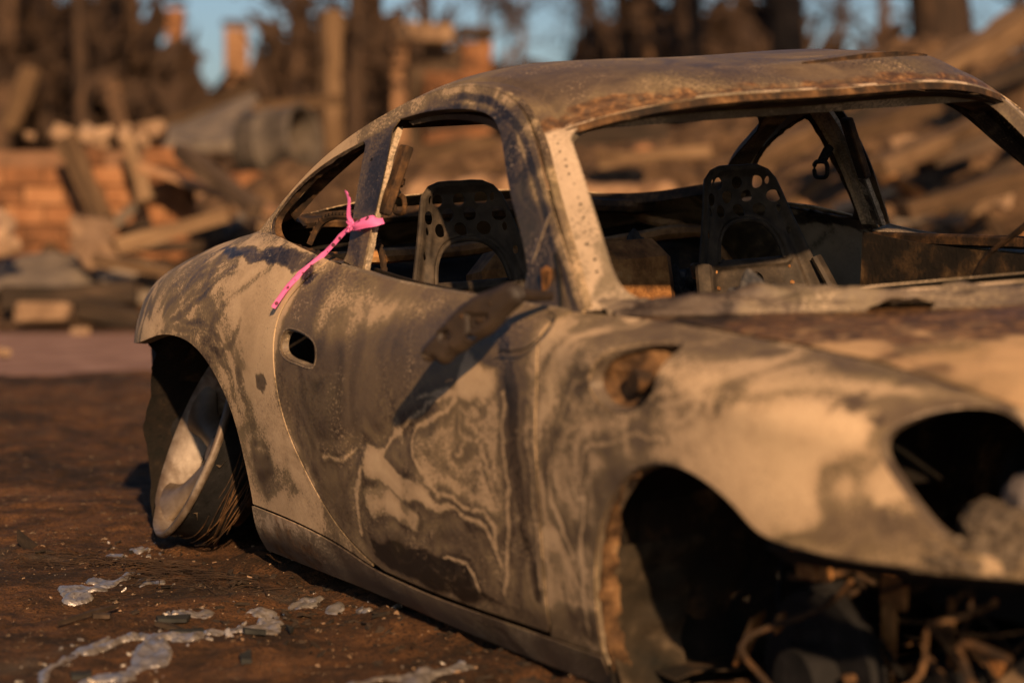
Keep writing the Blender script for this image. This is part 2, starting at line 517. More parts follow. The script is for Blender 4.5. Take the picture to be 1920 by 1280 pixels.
def ground_mat():
    m = Mat('scorched_dirt', .95, .15)
    p = m.warp(1.5, .5)
    a = m.noise(1.3, 4, .6, p); b = m.noise(11, 5, .65, p); g = m.noise(140, 3, .7)
    c = m.ramp(m.math('ADD', m.math('MULTIPLY', a, .55), m.math('MULTIPLY', b, .45)),
               [(.34, (.013, .008, .005)), (.45, (.040, .021, .010)), (.54, (.105, .048, .019)), (.66, (.21, .098, .038))])
    c = m.mix(m.math('MULTIPLY', m.step(g, .50, .60), .75), c, (.014, .009, .006))
    fl = m.step(m.noise(230, 2, .6, m.vmath('ADD', m.co, (9, 4, 1))), .70, .74)
    c = m.mix(m.math('MULTIPLY', fl, .7), c, (.32, .23, .15))
    ashp = m.step(m.noise(2.4, 5, .65, m.vmath('ADD', p, (4, 7, 2))), .56, .72)
    c = m.mix(m.math('MULTIPLY', ashp, m.math('MULTIPLY', m.noise(40, 3, .6), .8)), c, (.105, .082, .062))
    m.color(c)
    m.bump(m.math('ADD', m.math('MULTIPLY', b, 1.0), m.math('MULTIPLY', g, .55)), 1.0, .02)
    return m.m
DIRT = ground_mat()
PATH = grimy('red_concrete', [(.3, (.15, .085, .062)), (.5, (.21, .12, .088)), (.7, (.27, .165, .125))], 5, .9, .3, .01)

def varied(name, stops, scale, rough=.9, bump=.5, dist=.02, stretch=(1, 1, 1), vary=.5):
    """like grimy, but each object shifts its own tone"""
    m = Mat(name, rough, .2)
    r = m.rnd()
    p = m.vmath('MULTIPLY', m.co, stretch)
    off = m.new('ShaderNodeCombineXYZ'); m.put(off.inputs[0], m.math('MULTIPLY', r, 37.0)); m.put(off.inputs[1], m.math('MULTIPLY', r, 11.0))
    p = m.vmath('ADD', p, off.outputs[0])
    n = m.noise(scale, 5, .62, p)
    t = m.math('ADD', n, m.math('MULTIPLY', m.math('SUBTRACT', r, .5), vary))
    m.color(m.ramp(t, stops)); m.bump(n, bump, dist)
    return m.m
BRICK = varied('burnt_brick', [(.2, (.07, .032, .015)), (.45, (.16, .070, .030)), (.6, (.22, .098, .042)), (.8, (.30, .15, .07))], 5, vary=.35)
MORTAR = grimy('mortar', [(.3, (.10, .055, .030)), (.7, (.19, .10, .055))], 12)
PLANK = varied('ashen_timber', [(.2, (.025, .015, .008)), (.42, (.075, .044, .022)), (.6, (.145, .088, .046)), (.8, (.24, .155, .085))], 6, stretch=(.25, 3, 3), vary=.5)
DARKWOOD = varied('charred_timber', [(.2, (.010, .008, .006)), (.5, (.035, .023, .015)), (.8, (.10, .065, .040))], 7, stretch=(.4, 3, 3), vary=.3)
BARK = varied('scorched_bark', [(.2, (.012, .008, .006)), (.45, (.035, .021, .013)), (.62, (.085, .048, .026)), (.8, (.17, .095, .05))], 5, stretch=(3, 3, .5), vary=.25)
TWIG = grimy('burnt_twigs', [(.3, (.016, .010, .007)), (.7, (.055, .031, .017))], 9)
STUCCO = varied('scorched_stucco', [(.2, (.12, .062, .032)), (.5, (.24, .130, .066)), (.8, (.34, .20, .11))], 4, vary=.3)
SHEET = varied('scorched_sheet', [(.2, (.045, .036, .028)), (.5, (.12, .095, .072)), (.8, (.24, .185, .13))], 5, vary=.4, rough=.7)
RUBBLE = grimy('rubble', [(.30, (.012, .007, .004)), (.45, (.050, .028, .014)), (.58, (.13, .075, .038)), (.75, (.26, .16, .088))], 5.5, .95, .9, .05, warp=.5)
PALE = varied('pale_rubble', [(.2, (.10, .060, .035)), (.5, (.22, .138, .080)), (.8, (.36, .24, .15))], 5, vary=.35)
HILL = grimy('burnt_hill', [(.3, (.035, .028, .030)), (.7, (.07, .055, .052))], .02, bump=0)
CHIP = varied('grit', [(.2, (.02, .014, .010)), (.6, (.09, .055, .03)), (.8, (.30, .21, .14))], 30)
SLATE = grimy('slate_shard', [(.3, (.016, .016, .015)), (.6, (.034, .034, .031)), (.8, (.06, .06, .054))], 12, .9, .3, .004, .08)
CRUST = grimy('burnt_undercoat', [(.30, (.025, .014, .008)), (.46, (.075, .040, .018)), (.60, (.17, .090, .038)), (.76, (.27, .17, .085))], 22, .9, .9, .010)
# ------------------------------------------------------------------ the car: body shell
CAR = empty('burnt_car', (0, 0, -.15), (RAD(2.8422), 0, 0), label='burnt-out two-door sports coupe with ash-streaked bare metal body', cat='car')

# side of the body: stations along x, eight profile points (half width, height) from sill to shoulder
ST = [
 (.95, (.30,.36),(.34,.40),(.37,.44),(.39,.50),(.39,.55),(.37,.59),(.34,.615),(.30,.63)),
 (.85, (.44,.33),(.48,.38),(.52,.43),(.55,.50),(.55,.56),(.53,.61),(.495,.645),(.44,.67)),
 (.70, (.58,.28),(.63,.33),(.67,.40),(.70,.50),(.705,.58),(.69,.648),(.655,.70),(.575,.732)),
 (.50, (.68,.24),(.73,.29),(.775,.37),(.80,.50),(.80,.60),(.785,.682),(.748,.745),(.638,.782)),
 (.25, (.74,.21),(.79,.26),(.835,.36),(.862,.51),(.862,.62),(.848,.714),(.804,.784),(.665,.822)),
 (0.0, (.77,.19),(.81,.25),(.85,.36),(.872,.52),(.874,.64),(.864,.745),(.822,.812),(.685,.842)),
 (-.25,(.772,.19),(.806,.25),(.838,.36),(.858,.53),(.862,.665),(.854,.768),(.822,.832),(.70,.858)),
 (-.50,(.77,.192),(.80,.25),(.828,.35),(.845,.54),(.848,.68),(.836,.785),(.802,.846),(.735,.868)),
 (-1.0,(.77,.205),(.80,.255),(.826,.35),(.845,.55),(.845,.70),(.828,.805),(.79,.868),(.755,.888)),
 (-1.45,(.765,.22),(.795,.265),(.822,.355),(.846,.55),(.848,.71),(.828,.825),(.79,.895),(.757,.92)),
 (-1.75,(.76,.225),(.79,.27),(.815,.36),(.840,.55),(.848,.71),(.83,.84),(.79,.925),(.752,.965)),
 (-2.0,(.757,.23),(.785,.275),(.808,.365),(.833,.55),(.848,.71),(.835,.835),(.785,.93),(.715,.985)),
 (-2.35,(.77,.25),(.80,.29),(.825,.38),(.855,.56),(.862,.70),(.84,.81),(.775,.90),(.665,.955)),
 (-2.7,(.72,.30),(.75,.33),(.775,.42),(.798,.56),(.805,.68),(.778,.78),(.705,.86),(.59,.91)),
 (-2.95,(.60,.35),(.63,.38),(.655,.45),(.675,.56),(.675,.66),(.65,.74),(.585,.81),(.50,.85)),
 (-3.15,(.52,.40),(.55,.42),(.58,.48),(.59,.57),(.58,.64),(.55,.70),(.49,.75),(.41,.78)),
 (-3.3,(.34,.45),(.37,.47),(.39,.51),(.40,.57),(.39,.62),(.37,.66),(.33,.69),(.28,.71)),
]
ST.sort(key=lambda s: s[0])
SX = np.array([s[0] for s in ST]); SP = np.array([s[1:] for s in ST])          # (n, 8, 2)
VK = np.array([0, .07, .20, .45, .64, .80, .92, 1.0])

def profiles(xs, nv):
    """(len(xs), nv, 2) half-width / height"""
    rows = ncs(SX, SP.reshape(len(SX), -1), xs).reshape(len(xs), 8, 2)
    r = rows.transpose(1, 0, 2).reshape(8, -1)
    return ncs(VK, r, np.linspace(0, 1, nv)).reshape(nv, len(xs), 2).transpose(1, 0, 2)

def side_y(x, z):
    """half width of the body side at (x, z)"""
    x = np.atleast_1d(x).astype(float); z = np.atleast_1d(z).astype(float)
    pr = profiles(x, 160)
    return np.array([np.interp(z[i], pr[i, :, 1], pr[i, :, 0]) for i in range(len(x))])

def side_grid(x0, x1, dx=.006, nv=150):
    xs = np.linspace(x0, x1, int(abs(x1 - x0) / dx) + 2)
    pr = profiles(xs, nv)
    V = np.stack([np.repeat(xs[:, None], nv, 1), -pr[:, :, 0], pr[:, :, 1]], 2).reshape(-1, 3)
    return V, V[:, [0, 2]].copy(), grid_faces(len(xs), nv)

def edge_on_side(poly, push=0.0):
    p = np.array(poly); return np.c_[p[:, 0], -(side_y(p[:, 0], p[:, 1]) + push), p[:, 1]]

def lip(name, ring, vec, mat, parent, closed=True, n=3, stain=None):
    """turned-in edge of an opening: the ring swept along vec"""
    ring = np.array(ring); vec = np.array(vec, float)
    if vec.ndim == 1: vec = np.repeat(vec[None], len(ring), 0)
    if closed: ring = np.vstack([ring, ring[:1]]); vec = np.vstack([vec, vec[:1]])
    V = np.stack([ring + vec * k / (n - 1) for k in range(n)], 1).reshape(-1, 3)
    F = grid_faces(len(ring), n)
    st = np.tile(stain, (len(V), 1)) if stain is not None else None
    return obj(name, V, F, mat, parent, thick=.003, stain=st)

def circ(xc, zc, r, n=90):
    t = np.linspace(0, 2 * np.pi, n, endpoint=False)
    return np.c_[xc + r * np.cos(t), zc + r * np.sin(t)]

# outlines in side view (x, z)
DOOR = np.vstack([curve([(-.545,.95),(-.530,.86),(-.505,.786),(-.498,.669),(-.505,.519),(-.517,.386),(-.536,.288)], 40),
                  curve([(-.552,.270),(-.83,.272),(-1.058,.278),(-1.24,.288)], 20),
                  curve([(-1.30,.302),(-1.397,.343),(-1.493,.406),(-1.577,.487),(-1.64,.566),(-1.674,.648),(-1.687,.732),(-1.678,.80),(-1.645,.85),(-1.60,.89),(-1.565,.925),(-1.55,1.0)], 60)])
SILLTOP = curve([(-2.1,.352),(-1.86,.346),(-1.7,.341),(-1.561,.331),(-1.413,.312),(-1.30,.291),(-1.2,.282),(-1.058,.273),(-.83,.267),(-.55,.263),(-.42,.262),(-.31,.262),(-.1,.26)], 80)
def arc(xc, zc, r, a0, a1, n=60):
    t = np.radians(np.linspace(a0, a1, n)); return np.c_[xc + r * np.cos(t), zc + r * np.sin(t)]
FARCH_EDGE = curve([(-.377,.185),(-.345,.313),(-.325,.396),(-.282,.499),(-.215,.575),(-.131,.631),(-.046,.652),(.055,.646),(.13,.624),(.186,.596),(.226,.572),(.295,.558),(.379,.55),(.509,.547),(.65,.543),(.80,.53),(1.0,.5)], 110)
FARCH = np.vstack([FARCH_EDGE, [(1.2, .4), (1.2, -.2), (-.40, -.2)]])
RARCH_EDGE = curve([(-2.005,.19),(-1.97,.273),(-1.950,.369),(-1.955,.459),(-1.978,.56),(-2.037,.646),(-2.139,.714),(-2.245,.736),(-2.376,.733),(-2.492,.712),(-2.70,.69),(-3.0,.67),(-3.5,.64)], 100)
RARCH = np.vstack([RARCH_EDGE, [(-3.6, .0), (-2.0, .0)]])
FILLER = curve([(-.300,.764),(-.276,.800),(-.222,.830),(-.145,.838),(-.080,.820),(-.064,.785),(-.095,.748),(-.175,.722),(-.262,.732)], 70, True)
HANDLE = curve([(-1.646,.741),(-1.640,.773),(-1.585,.787),(-1.507,.776),(-1.466,.752),(-1.467,.726),(-1.542,.714),(-1.613,.722)], 60, True)
HEADL = curve([(.452,.708),(.447,.738),(.462,.762),(.50,.773),(.57,.763),(.65,.727),(.72,.680),(.77,.635),(.75,.590),(.68,.572),(.61,.574),(.548,.606),(.485,.664)], 90, True)

# stain strokes on the flank, in (x, z): (kind, points, width, strength)
FLOW = None
STROKES = [
 ('s*',[(-1.684,0.78),(-1.616,0.877),(-1.488,0.92),(-1.004,0.882),(-0.585,0.856),(-0.503,0.668),(-0.504,0.519),(-0.553,0.277),(-0.824,0.28),(-1.244,0.302),(-1.423,0.372),(-1.599,0.509),(-1.683,0.635)],0.02,0.100),
 ('a*',[(-1.438,0.894),(-0.96,0.864),(-1.0,0.845),(-1.21,0.814),(-1.398,0.773),(-1.493,0.813)],0.03,0.2),
 ('a*',[(-0.946,0.693),(-0.834,0.717),(-0.779,0.777),(-0.658,0.765),(-0.629,0.697),(-0.626,0.606),(-0.645,0.492),(-0.686,0.445),(-0.754,0.478),(-0.861,0.487),(-0.969,0.507),(-1.014,0.579),(-0.996,0.624),(-0.857,0.673)],0.008,0.13),
 ('a*',[(-0.802,0.781),(-0.668,0.764),(-0.645,0.716),(-0.715,0.685),(-0.812,0.698),(-0.935,0.696),(-0.813,0.726)],0.01,0.32),
 ('a*',[(-0.729,0.75),(-0.642,0.736),(-0.625,0.657),(-0.666,0.551),(-0.701,0.599),(-0.716,0.67)],0.02,0.18),
 ('a',[(-0.978,0.689),(-0.845,0.714),(-0.947,0.67),(-0.959,0.656),(-1.038,0.628),(-1.127,0.59),(-1.145,0.571),(-1.16,0.543),(-1.098,0.521),(-0.981,0.497),(-0.888,0.476),(-0.811,0.464),(-0.736,0.449),(-0.716,0.417),(-0.693,0.379)],0.006,0.26),
 ('a*',[(-1.234,0.573),(-1.145,0.571),(-1.16,0.543),(-1.098,0.521),(-0.981,0.497),(-0.888,0.476),(-0.98,0.464),(-1.07,0.479),(-1.166,0.487),(-1.242,0.488),(-1.256,0.532)],0.006,0.34),
 ('a',[(-0.814,0.717),(-0.821,0.695),(-0.886,0.666),(-0.982,0.626),(-1.009,0.592),(-1.005,0.561),(-0.973,0.534),(-0.92,0.504),(-0.834,0.489),(-0.735,0.484),(-0.706,0.46),(-0.703,0.413)],0.0065,0.27),
 ('a',[(-0.621,0.717),(-0.614,0.694),(-0.63,0.649),(-0.625,0.611),(-0.621,0.545),(-0.645,0.471),(-0.665,0.404),(-0.696,0.33)],0.0065,0.26),
 ('a',[(-0.803,0.662),(-0.812,0.627),(-0.785,0.619),(-0.729,0.618),(-0.698,0.576),(-0.68,0.521),(-0.667,0.485)],0.01,0.22),
 ('a',[(-0.833,0.584),(-0.808,0.607),(-0.763,0.623)],0.006,0.2),
 ('s*',[(-1.127,0.588),(-0.997,0.621),(-1.019,0.589),(-1.015,0.555),(-0.984,0.527),(-0.93,0.498),(-0.844,0.484),(-0.887,0.48),(-0.971,0.5),(-1.088,0.525),(-1.149,0.547)],0.004,0.060),
 ('s',[(-0.658,0.815),(-0.587,0.711),(-0.587,0.61),(-0.586,0.53),(-0.578,0.459),(-0.561,0.4),(-0.553,0.35)],0.0170,0.280),
 ('a',[(-0.534,0.695),(-0.532,0.596),(-0.536,0.515),(-0.529,0.446),(-0.536,0.363)],0.009,0.22),
 ('s*',[(-1.272,0.357),(-1.147,0.37),(-1.034,0.367),(-0.922,0.361),(-0.842,0.358),(-0.819,0.325),(-0.73,0.303),(-0.66,0.304),(-0.846,0.287),(-0.997,0.288),(-1.184,0.298),(-1.256,0.319)],0.01,0.420),
 ('r*',[(-1.272,0.357),(-1.147,0.37),(-1.034,0.367),(-0.922,0.361),(-0.842,0.358),(-0.819,0.325),(-0.73,0.303),(-0.66,0.304),(-0.846,0.287),(-0.997,0.288),(-1.184,0.298),(-1.256,0.319)],0.015,0.22),
 ('a',[(-0.924,0.361),(-0.846,0.364),(-0.807,0.343),(-0.794,0.313)],0.0035,0.5),
 ('a',[(-0.994,0.338),(-0.96,0.318),(-0.91,0.317),(-0.878,0.338)],0.003,0.45),
 ('a',[(-0.871,0.356),(-0.862,0.324),(-0.827,0.313)],0.003,0.45),
 ('a*',[(-1.262,0.465),(-1.158,0.481),(-1.079,0.475),(-1.026,0.441),(-1.036,0.411),(-1.093,0.426),(-1.154,0.436),(-1.232,0.412),(-1.265,0.434)],0.006,0.28),
 ('a',[(-1.262,0.509),(-1.303,0.446),(-1.314,0.398),(-1.317,0.362)],0.01,0.28),
 ('a',[(-1.455,0.51),(-1.364,0.526),(-1.283,0.55)],0.007,0.24),
 ('s',[(-1.617,0.592),(-1.536,0.515),(-1.439,0.466),(-1.381,0.401)],0.0510,0.066),
 ('a*',[(-0.525,0.466),(-0.588,0.417),(-0.633,0.317),(-0.555,0.308)],0.015,0.14),
 ('a*',[(-3.835,0.854),(-2.099,0.981),(-1.634,0.945),(-1.678,0.781),(-1.683,0.635),(-1.509,0.434),(-1.498,0.338),(-2.01,0.267),(-1.997,0.584),(-2.108,0.719),(-2.458,0.725)],0.03,0.17),
 ('s*',[(-2.299,0.935),(-2.013,0.956),(-1.771,0.954),(-1.615,0.934),(-1.546,0.911),(-1.591,0.892),(-1.734,0.914),(-1.905,0.93),(-2.094,0.931)],0.004,0.360),
 ('a*',[(-1.951,0.859),(-1.761,0.914),(-1.611,0.878),(-1.651,0.806),(-1.681,0.732),(-1.683,0.635),(-1.76,0.592),(-1.842,0.648),(-1.92,0.743)],0.02,0.24),
 ('s*',[(-3.855,0.805),(-2.985,0.908),(-2.268,0.93),(-2.177,0.882),(-2.297,0.813),(-2.42,0.741),(-2.57,0.759)],0.02,0.120),
 ('s',[(-2.008,0.912),(-2.133,0.839),(-2.276,0.775),(-2.416,0.731)],0.0085,0.077),
 ('a',[(-1.851,0.935),(-2.023,0.899),(-2.196,0.83),(-2.343,0.756)],0.005,0.17),
 ('a',[(-1.99,0.937),(-2.175,0.9),(-2.287,0.826),(-2.4,0.745)],0.004,0.15),
 ('s',[(-1.849,0.887),(-1.97,0.837),(-2.041,0.787),(-2.07,0.728)],0.0102,0.088),
 ('s',[(-2.266,0.734),(-2.107,0.732),(-1.996,0.698),(-1.92,0.743),(-1.886,0.794)],0.0085,0.088),
 ('a',[(-2.383,0.754),(-2.205,0.771),(-2.044,0.746),(-1.97,0.676),(-1.93,0.59)],0.005,0.18),
 ('s',[(-2.19,0.779),(-2.07,0.773),(-1.969,0.727)],0.0068,0.072),
 ('s',[(-1.901,0.668),(-1.86,0.596),(-1.858,0.52)],0.0204,0.077),
 ('r*',[(-1.92,0.326),(-1.714,0.362),(-1.611,0.323),(-1.475,0.289),(-1.692,0.217),(-1.944,0.228)],0.012,0.5),
 ('s*',[(-1.913,0.476),(-1.669,0.489),(-1.637,0.419),(-1.861,0.373)],0.015,0.150),
 ('s*',[(-1.802,0.676),(-1.761,0.685),(-1.74,0.662),(-1.767,0.631),(-1.805,0.638)],0.003,0.300),
 ('a',[(-1.878,0.493),(-1.693,0.509),(-1.582,0.474),(-1.527,0.395)],0.012,0.18),
 ('a*',[(-0.53,0.85),(-0.262,0.857),(0.111,0.832),(0.415,0.773),(0.481,0.671),(0.418,0.587),(0.237,0.585),(0.052,0.668),(-0.207,0.65),(-0.376,0.486),(-0.424,0.33),(-0.533,0.312)],0.03,0.11),
 ('a*',[(0.137,0.813),(0.224,0.815),(0.402,0.772),(0.481,0.671),(0.417,0.599),(0.287,0.656),(0.221,0.75)],0.05,0.07),
 ('a*',[(-0.521,0.85),(-0.402,0.854),(-0.264,0.837),(-0.284,0.82),(-0.418,0.772)],0.02,0.14),
 ('s*',[(0.062,0.747),(0.079,0.782),(0.113,0.806),(0.168,0.787),(0.15,0.745),(0.079,0.721)],0.01,0.090),
 ('s*',[(-0.429,0.675),(-0.368,0.691),(-0.355,0.615),(-0.4,0.552),(-0.427,0.598)],0.01,0.081),
 ('s*',[(-0.355,0.763),(-0.31,0.79),(-0.296,0.77),(-0.358,0.692)],0.008,0.063),
 ('s*',[(-0.417,0.54),(-0.37,0.536),(-0.368,0.478),(-0.418,0.441)],0.008,0.072),
 ('s*',[(-0.048,0.799),(-0.037,0.829),(0.05,0.824),(0.053,0.8),(-0.0,0.773)],0.01,0.054),
 ('a',[(-0.413,0.677),(-0.392,0.722),(-0.364,0.753),(-0.294,0.782)],0.004,0.22),
 ('a',[(-0.423,0.761),(-0.414,0.739),(-0.416,0.72)],0.006,0.22),
 ('a',[(-0.455,0.683),(-0.445,0.615),(-0.462,0.574),(-0.459,0.525)],0.007,0.2),
 ('a',[(-0.334,0.589),(-0.306,0.64),(-0.208,0.676),(-0.032,0.699)],0.005,0.2),
 ('a',[(-0.458,0.53),(-0.426,0.494),(-0.389,0.45)],0.005,0.28),
 ('a',[(-0.356,0.581),(-0.351,0.558),(-0.319,0.56),(-0.338,0.511),(-0.377,0.442)],0.005,0.3),
 ('a',[(-0.059,0.748),(0.044,0.773),(0.07,0.799),(0.078,0.812)],0.005,0.24),
 ('a',[(-0.037,0.728),(0.046,0.737),(0.064,0.766),(0.016,0.759)],0.004,0.24),
 ('a',[(-0.102,0.751),(-0.048,0.775),(-0.005,0.784)],0.005,0.22),
 ('s*',[(0.294,0.603),(0.413,0.63),(0.523,0.623),(0.608,0.567),(0.418,0.566)],0.02,0.077),
 ('s',[(0.339,0.764),(0.352,0.772),(0.383,0.762)],0.0060,0.160),
 ('s',[(0.415,0.753),(0.434,0.746)],0.0050,0.160),
 ('r',[(-0.258,0.541),(-0.301,0.448),(-0.327,0.346),(-0.369,0.236)],0.011,0.45),
 ('a',[(-0.358,0.479),(-0.372,0.408),(-0.376,0.328),(-0.377,0.297)],0.008,0.22),
 ('s',[(-0.443,0.387),(-0.445,0.337),(-0.417,0.311),(-0.391,0.366),(-0.41,0.398)],0.0030,0.160),
]
def flank_stain(Q, V=None):
    """r ash, g soot, b rust, a unused, from strokes with uneven edges"""
    st = np.zeros((len(Q), 4)); st[:, 3] = .9 - .55 * smooth01(-.02, .02, sdf(Q, DOOR))
    wob = np.c_[fbm(Q, 14, 3, 3), fbm(Q, 14, 3, 8)] * .010 + np.c_[vnoise(Q, 90, 5), vnoise(Q, 90, 6)] * .003
    P = Q + wob
    for kind, pts, width, s in STROKES:
        if kind.endswith('*'):
            f = smooth01(-width, width, sdf(P, pts)) * s
        else:
            f = smooth01(width * 1.25, width * .75, dline(P, pts)) * s
        k = {'a': 0, 's': 1, 'r': 2}[kind[0]]
        st[:, k] = np.maximum(st[:, k], f)
    st[:, 0] *= (1 - st[:, 1])
    global FLOW
    FLOW = np.full(len(Q), .5)
    for kind, pts, width, s in STROKES:
        if kind == 'a' or (kind == 'a*' and width < .012): FLOW = np.minimum(FLOW, dline(P, pts))
    return st

def build_flank():
    parts = {}
    # front fender
    V, Q, F = side_grid(.97, -.55, .006, 160)
    V, Q, F = clip(V, Q, F, -sdf(Q, DOOR) - .0035)
    V, Q, F = clip(V, Q, F, -sdf(Q, FARCH))
    V, Q, F = clip(V, Q, F, -sdf(Q, FILLER))
    V, Q, F = clip(V, Q, F, -sdf(Q, HEADL))
    V, Q, F = clip(V, Q, F, Q[:, 1] - np.interp(Q[:, 0], SILLTOP[:, 0], SILLTOP[:, 1]) - .0025)
    V, Q, F = clip(V, Q, F, Q[:, 0] + .56)
    fender = obj('front_fender', V, F, PANEL, CAR, thick=.003, stain=flank_stain(Q), flow=FLOW)
    e = edge_on_side(FARCH_EDGE); lip('arch_lip', e, (0, .028, -.004), PANEL_FLANGE, fender, False)
    e = edge_on_side(FILLER)
    c = e.mean(0); lip('filler_rim', e, (c - e) * .10 + A(0, .018, 0), PANEL_FLANGE, fender)
    # fuel filler bowl
    ring = e + (c - e) * .06 + A(0, .010, 0)
    rows = [ring, ring + (c - ring) * .08 + A(0, .026, 0), ring + (c - ring) * .45 + A(0, .042, 0), ring + (c - ring) * .97 + A(0, .046, 0)]
    V2 = np.stack(rows, 1).reshape(-1, 3); n = len(ring)
    V2 = V2 + np.c_[np.zeros(len(V2)), vnoise(V2, 60, 3) * .008, np.zeros(len(V2))]
    F2 = np.array([(i * 4 + k, ((i + 1) % n) * 4 + k, ((i + 1) % n) * 4 + k + 1, i * 4 + k + 1) for i in range(n) for k in range(3)])
    bowl = obj('filler_bowl', V2, F2, CRUST, fender)
    MB().lathe([(.0, -.030), (.020, -.030), (.024, -.022), (.024, .0)], 20, 'y', c + A(-.015, .040, -.006)).obj('filler_neck', RUST, fender)
    e = edge_on_side(HEADL); c = e.mean(0)
    lip('headlight_rim', e, (c - e) * .02 + A(-.012, .022, -.002), PANEL_FLANGE, fender)
    # door
    V, Q, F = side_grid(-.45, -1.70, .0055, 160)
    V, Q, F = clip(V, Q, F, sdf(Q, DOOR) - .0035)
    V, Q, F = clip(V, Q, F, -sdf(Q, HANDLE))
    # shallow crease and heat-warped skin of the door
    w = np.exp(-(dline(Q, [(-1.30,.55),(-1.12,.585),(-.95,.63)]) / .03)**2) * .004 + .0018 * fbm(Q, 5, 2, 4)
    V[:, 1] += w * smooth01(0, .06, sdf(Q, DOOR))
    door = obj('door', V, F, PANEL, CAR, thick=.003, stain=flank_stain(Q), flow=FLOW)
    e = edge_on_side(HANDLE); c = e.mean(0)
    lip('handle_rim', e, (c - e) * .05 + A(0, .014, 0), PANEL_FLANGE, door)
    o = e + (c - e) * -.06 + A(0, -.002, 0)
    tb = MB().tube(np.vstack([o, o[:1]]), .0022, 6, False); tb.obj('handle_bead', PANEL_FLANGE, door)
    MB().box(c + A(.02, .075, -.02), (.17, .01, .12), rotm(0, 0, .06)).obj('lock_plate', RUST_BRIGHT, door)
    bx = np.linspace(-.52, -1.50, 60); pr = profiles(bx, 3)[:, -1]
    ridge = np.c_[bx, -pr[:, 0] + .004, pr[:, 1] + .001]
    MB().tube(ridge, .0055, 6).obj('belt_moulding', PANEL_FLANGE, door)
    # inner belt ledge and door box
    lip('belt_ledge', ridge, (0, .05, -.012), PANEL_FLANGE, door, False)
    inner = np.stack([ridge + A(0, .075, -.01), ridge + A(0, .10, -.25), np.c_[bx, np.full(60, -.70), np.full(60, .30)]], 1).reshape(-1, 3)
    obj('door_inner_panel', inner, grid_faces(60, 3), INNER, door, thick=.004)
    # rear quarter
    V, Q, F = side_grid(-1.18, -3.3, .0065, 160)
    V, Q, F = clip(V, Q, F, -sdf(Q, DOOR) - .0035)
    V, Q, F = clip(V, Q, F, -sdf(Q, RARCH))
    V, Q, F = clip(V, Q, F, Q[:, 1] - np.interp(Q[:, 0], SILLTOP[:, 0], SILLTOP[:, 1]) - .0025)
    V, Q, F = clip(V, Q, F, -1.30 - Q[:, 0])
    quarter = obj('rear_quarter_panel', V, F, PANEL, CAR, thick=.003, stain=flank_stain(Q), flow=FLOW)
    e = edge_on_side(RARCH_EDGE); e = e[(e[:, 2] > .26) | (e[:, 0] < -2.1)]; lip('arch_lip', e, (0, .026, -.004), PANEL_FLANGE, quarter, False)
    # sill
    V, Q, F = side_grid(-.10, -2.05, .008, 150)
    V, Q, F = clip(V, Q, F, np.interp(Q[:, 0], SILLTOP[:, 0], SILLTOP[:, 1]) - .0025 - Q[:, 1])
    V, Q, F = clip(V, Q, F, -sdf(Q, RARCH)); V, Q, F = clip(V, Q, F, -sdf(Q, FARCH))
    V[:, 1] -= .004
    sill = obj('sill', V, F, PANEL_SILL, CAR, thick=.003, stain=flank_stain(Q), flow=FLOW)
    sx = np.linspace(-.31, -1.93, 50); pr = profiles(sx, 3)[:, 0]
    b = np.c_[sx, -pr[:, 0] - .004, pr[:, 1]]
    lip('sill_underside', b, (0, .20, -.012), PANEL_SILL, sill, False)
    return fender, door, quarter, sill

# upper shell: rail (crease above the side windows) and centre line, matched station by station (x, half width, z)
RAIL = np.array([(-.497,.736,.878),(-.645,.686,1.009),(-.77,.643,1.118),(-.855,.613,1.191),(-.95,.590,1.250),(-1.095,.575,1.292),(-1.29,.571,1.303),
                 (-1.497,.584,1.273),(-1.68,.604,1.221),(-1.856,.634,1.142),(-1.98,.666,1.06),(-2.07,.700,.990),(-2.35,.665,.955),(-2.7,.59,.91),(-2.95,.51,.85)])
MIDL = np.array([(-.12,0,.895),(-.33,0,1.045),(-.53,0,1.175),(-.70,0,1.262),(-.82,0,1.308),(-1.0,0,1.340),(-1.27,0,1.356),
                 (-1.5,0,1.346),(-1.7,0,1.308),(-1.9,0,1.245),(-2.1,0,1.165),(-2.3,0,1.085),(-2.5,0,1.02),(-2.75,0,.955),(-3.0,0,.88)])
UU = np.arange(15.0)

def top_point(u, y):
    """point of the upper skin at station u and lateral position y"""
    r = ncs(UU, RAIL, u); c = ncs(UU, MIDL, u)
    k = np.clip(np.abs(y) / r[:, 1], 0, 1)            # 0 centre, 1 rail
    kk = k**2.0
    x = c[:, 0] + (r[:, 0] - c[:, 0]) * kk
    z = c[:, 2] + (r[:, 2] - c[:, 2]) * k**(2.3 + 2.0 * smooth01(2.6, 3.6, u) * smooth01(9, 7, u))
    # the right side of the roof has sagged a little in the heat, the left stands higher
    z = z + .024 * smooth01(-.1, .62, y) * smooth01(1.2, 3.0, u) * smooth01(8.2, 6.0, u)
    # gutter between roof skin and rail
    edge = (r[:, 1] - np.abs(y))
    g = smooth01(2.9, 3.4, u) * smooth01(9.6, 8.6, u)
    z = z - g * .011 * np.exp(-((edge - .045) / .009)**2)
    return np.c_[x, y, z]

def top_grid(u0, u1, du, nv=240):
    us = np.linspace(u0, u1, int((u1 - u0) / du) + 2)
    w = ncs(UU, RAIL, us)[:, 1]
    s = np.linspace(-1, 1, nv)
    U = np.repeat(us, nv); Y = (w[:, None] * s[None, :]).ravel()
    V = top_point(U, Y)
    return V, np.c_[U, Y], grid_faces(len(us), nv)[:, ::-1]

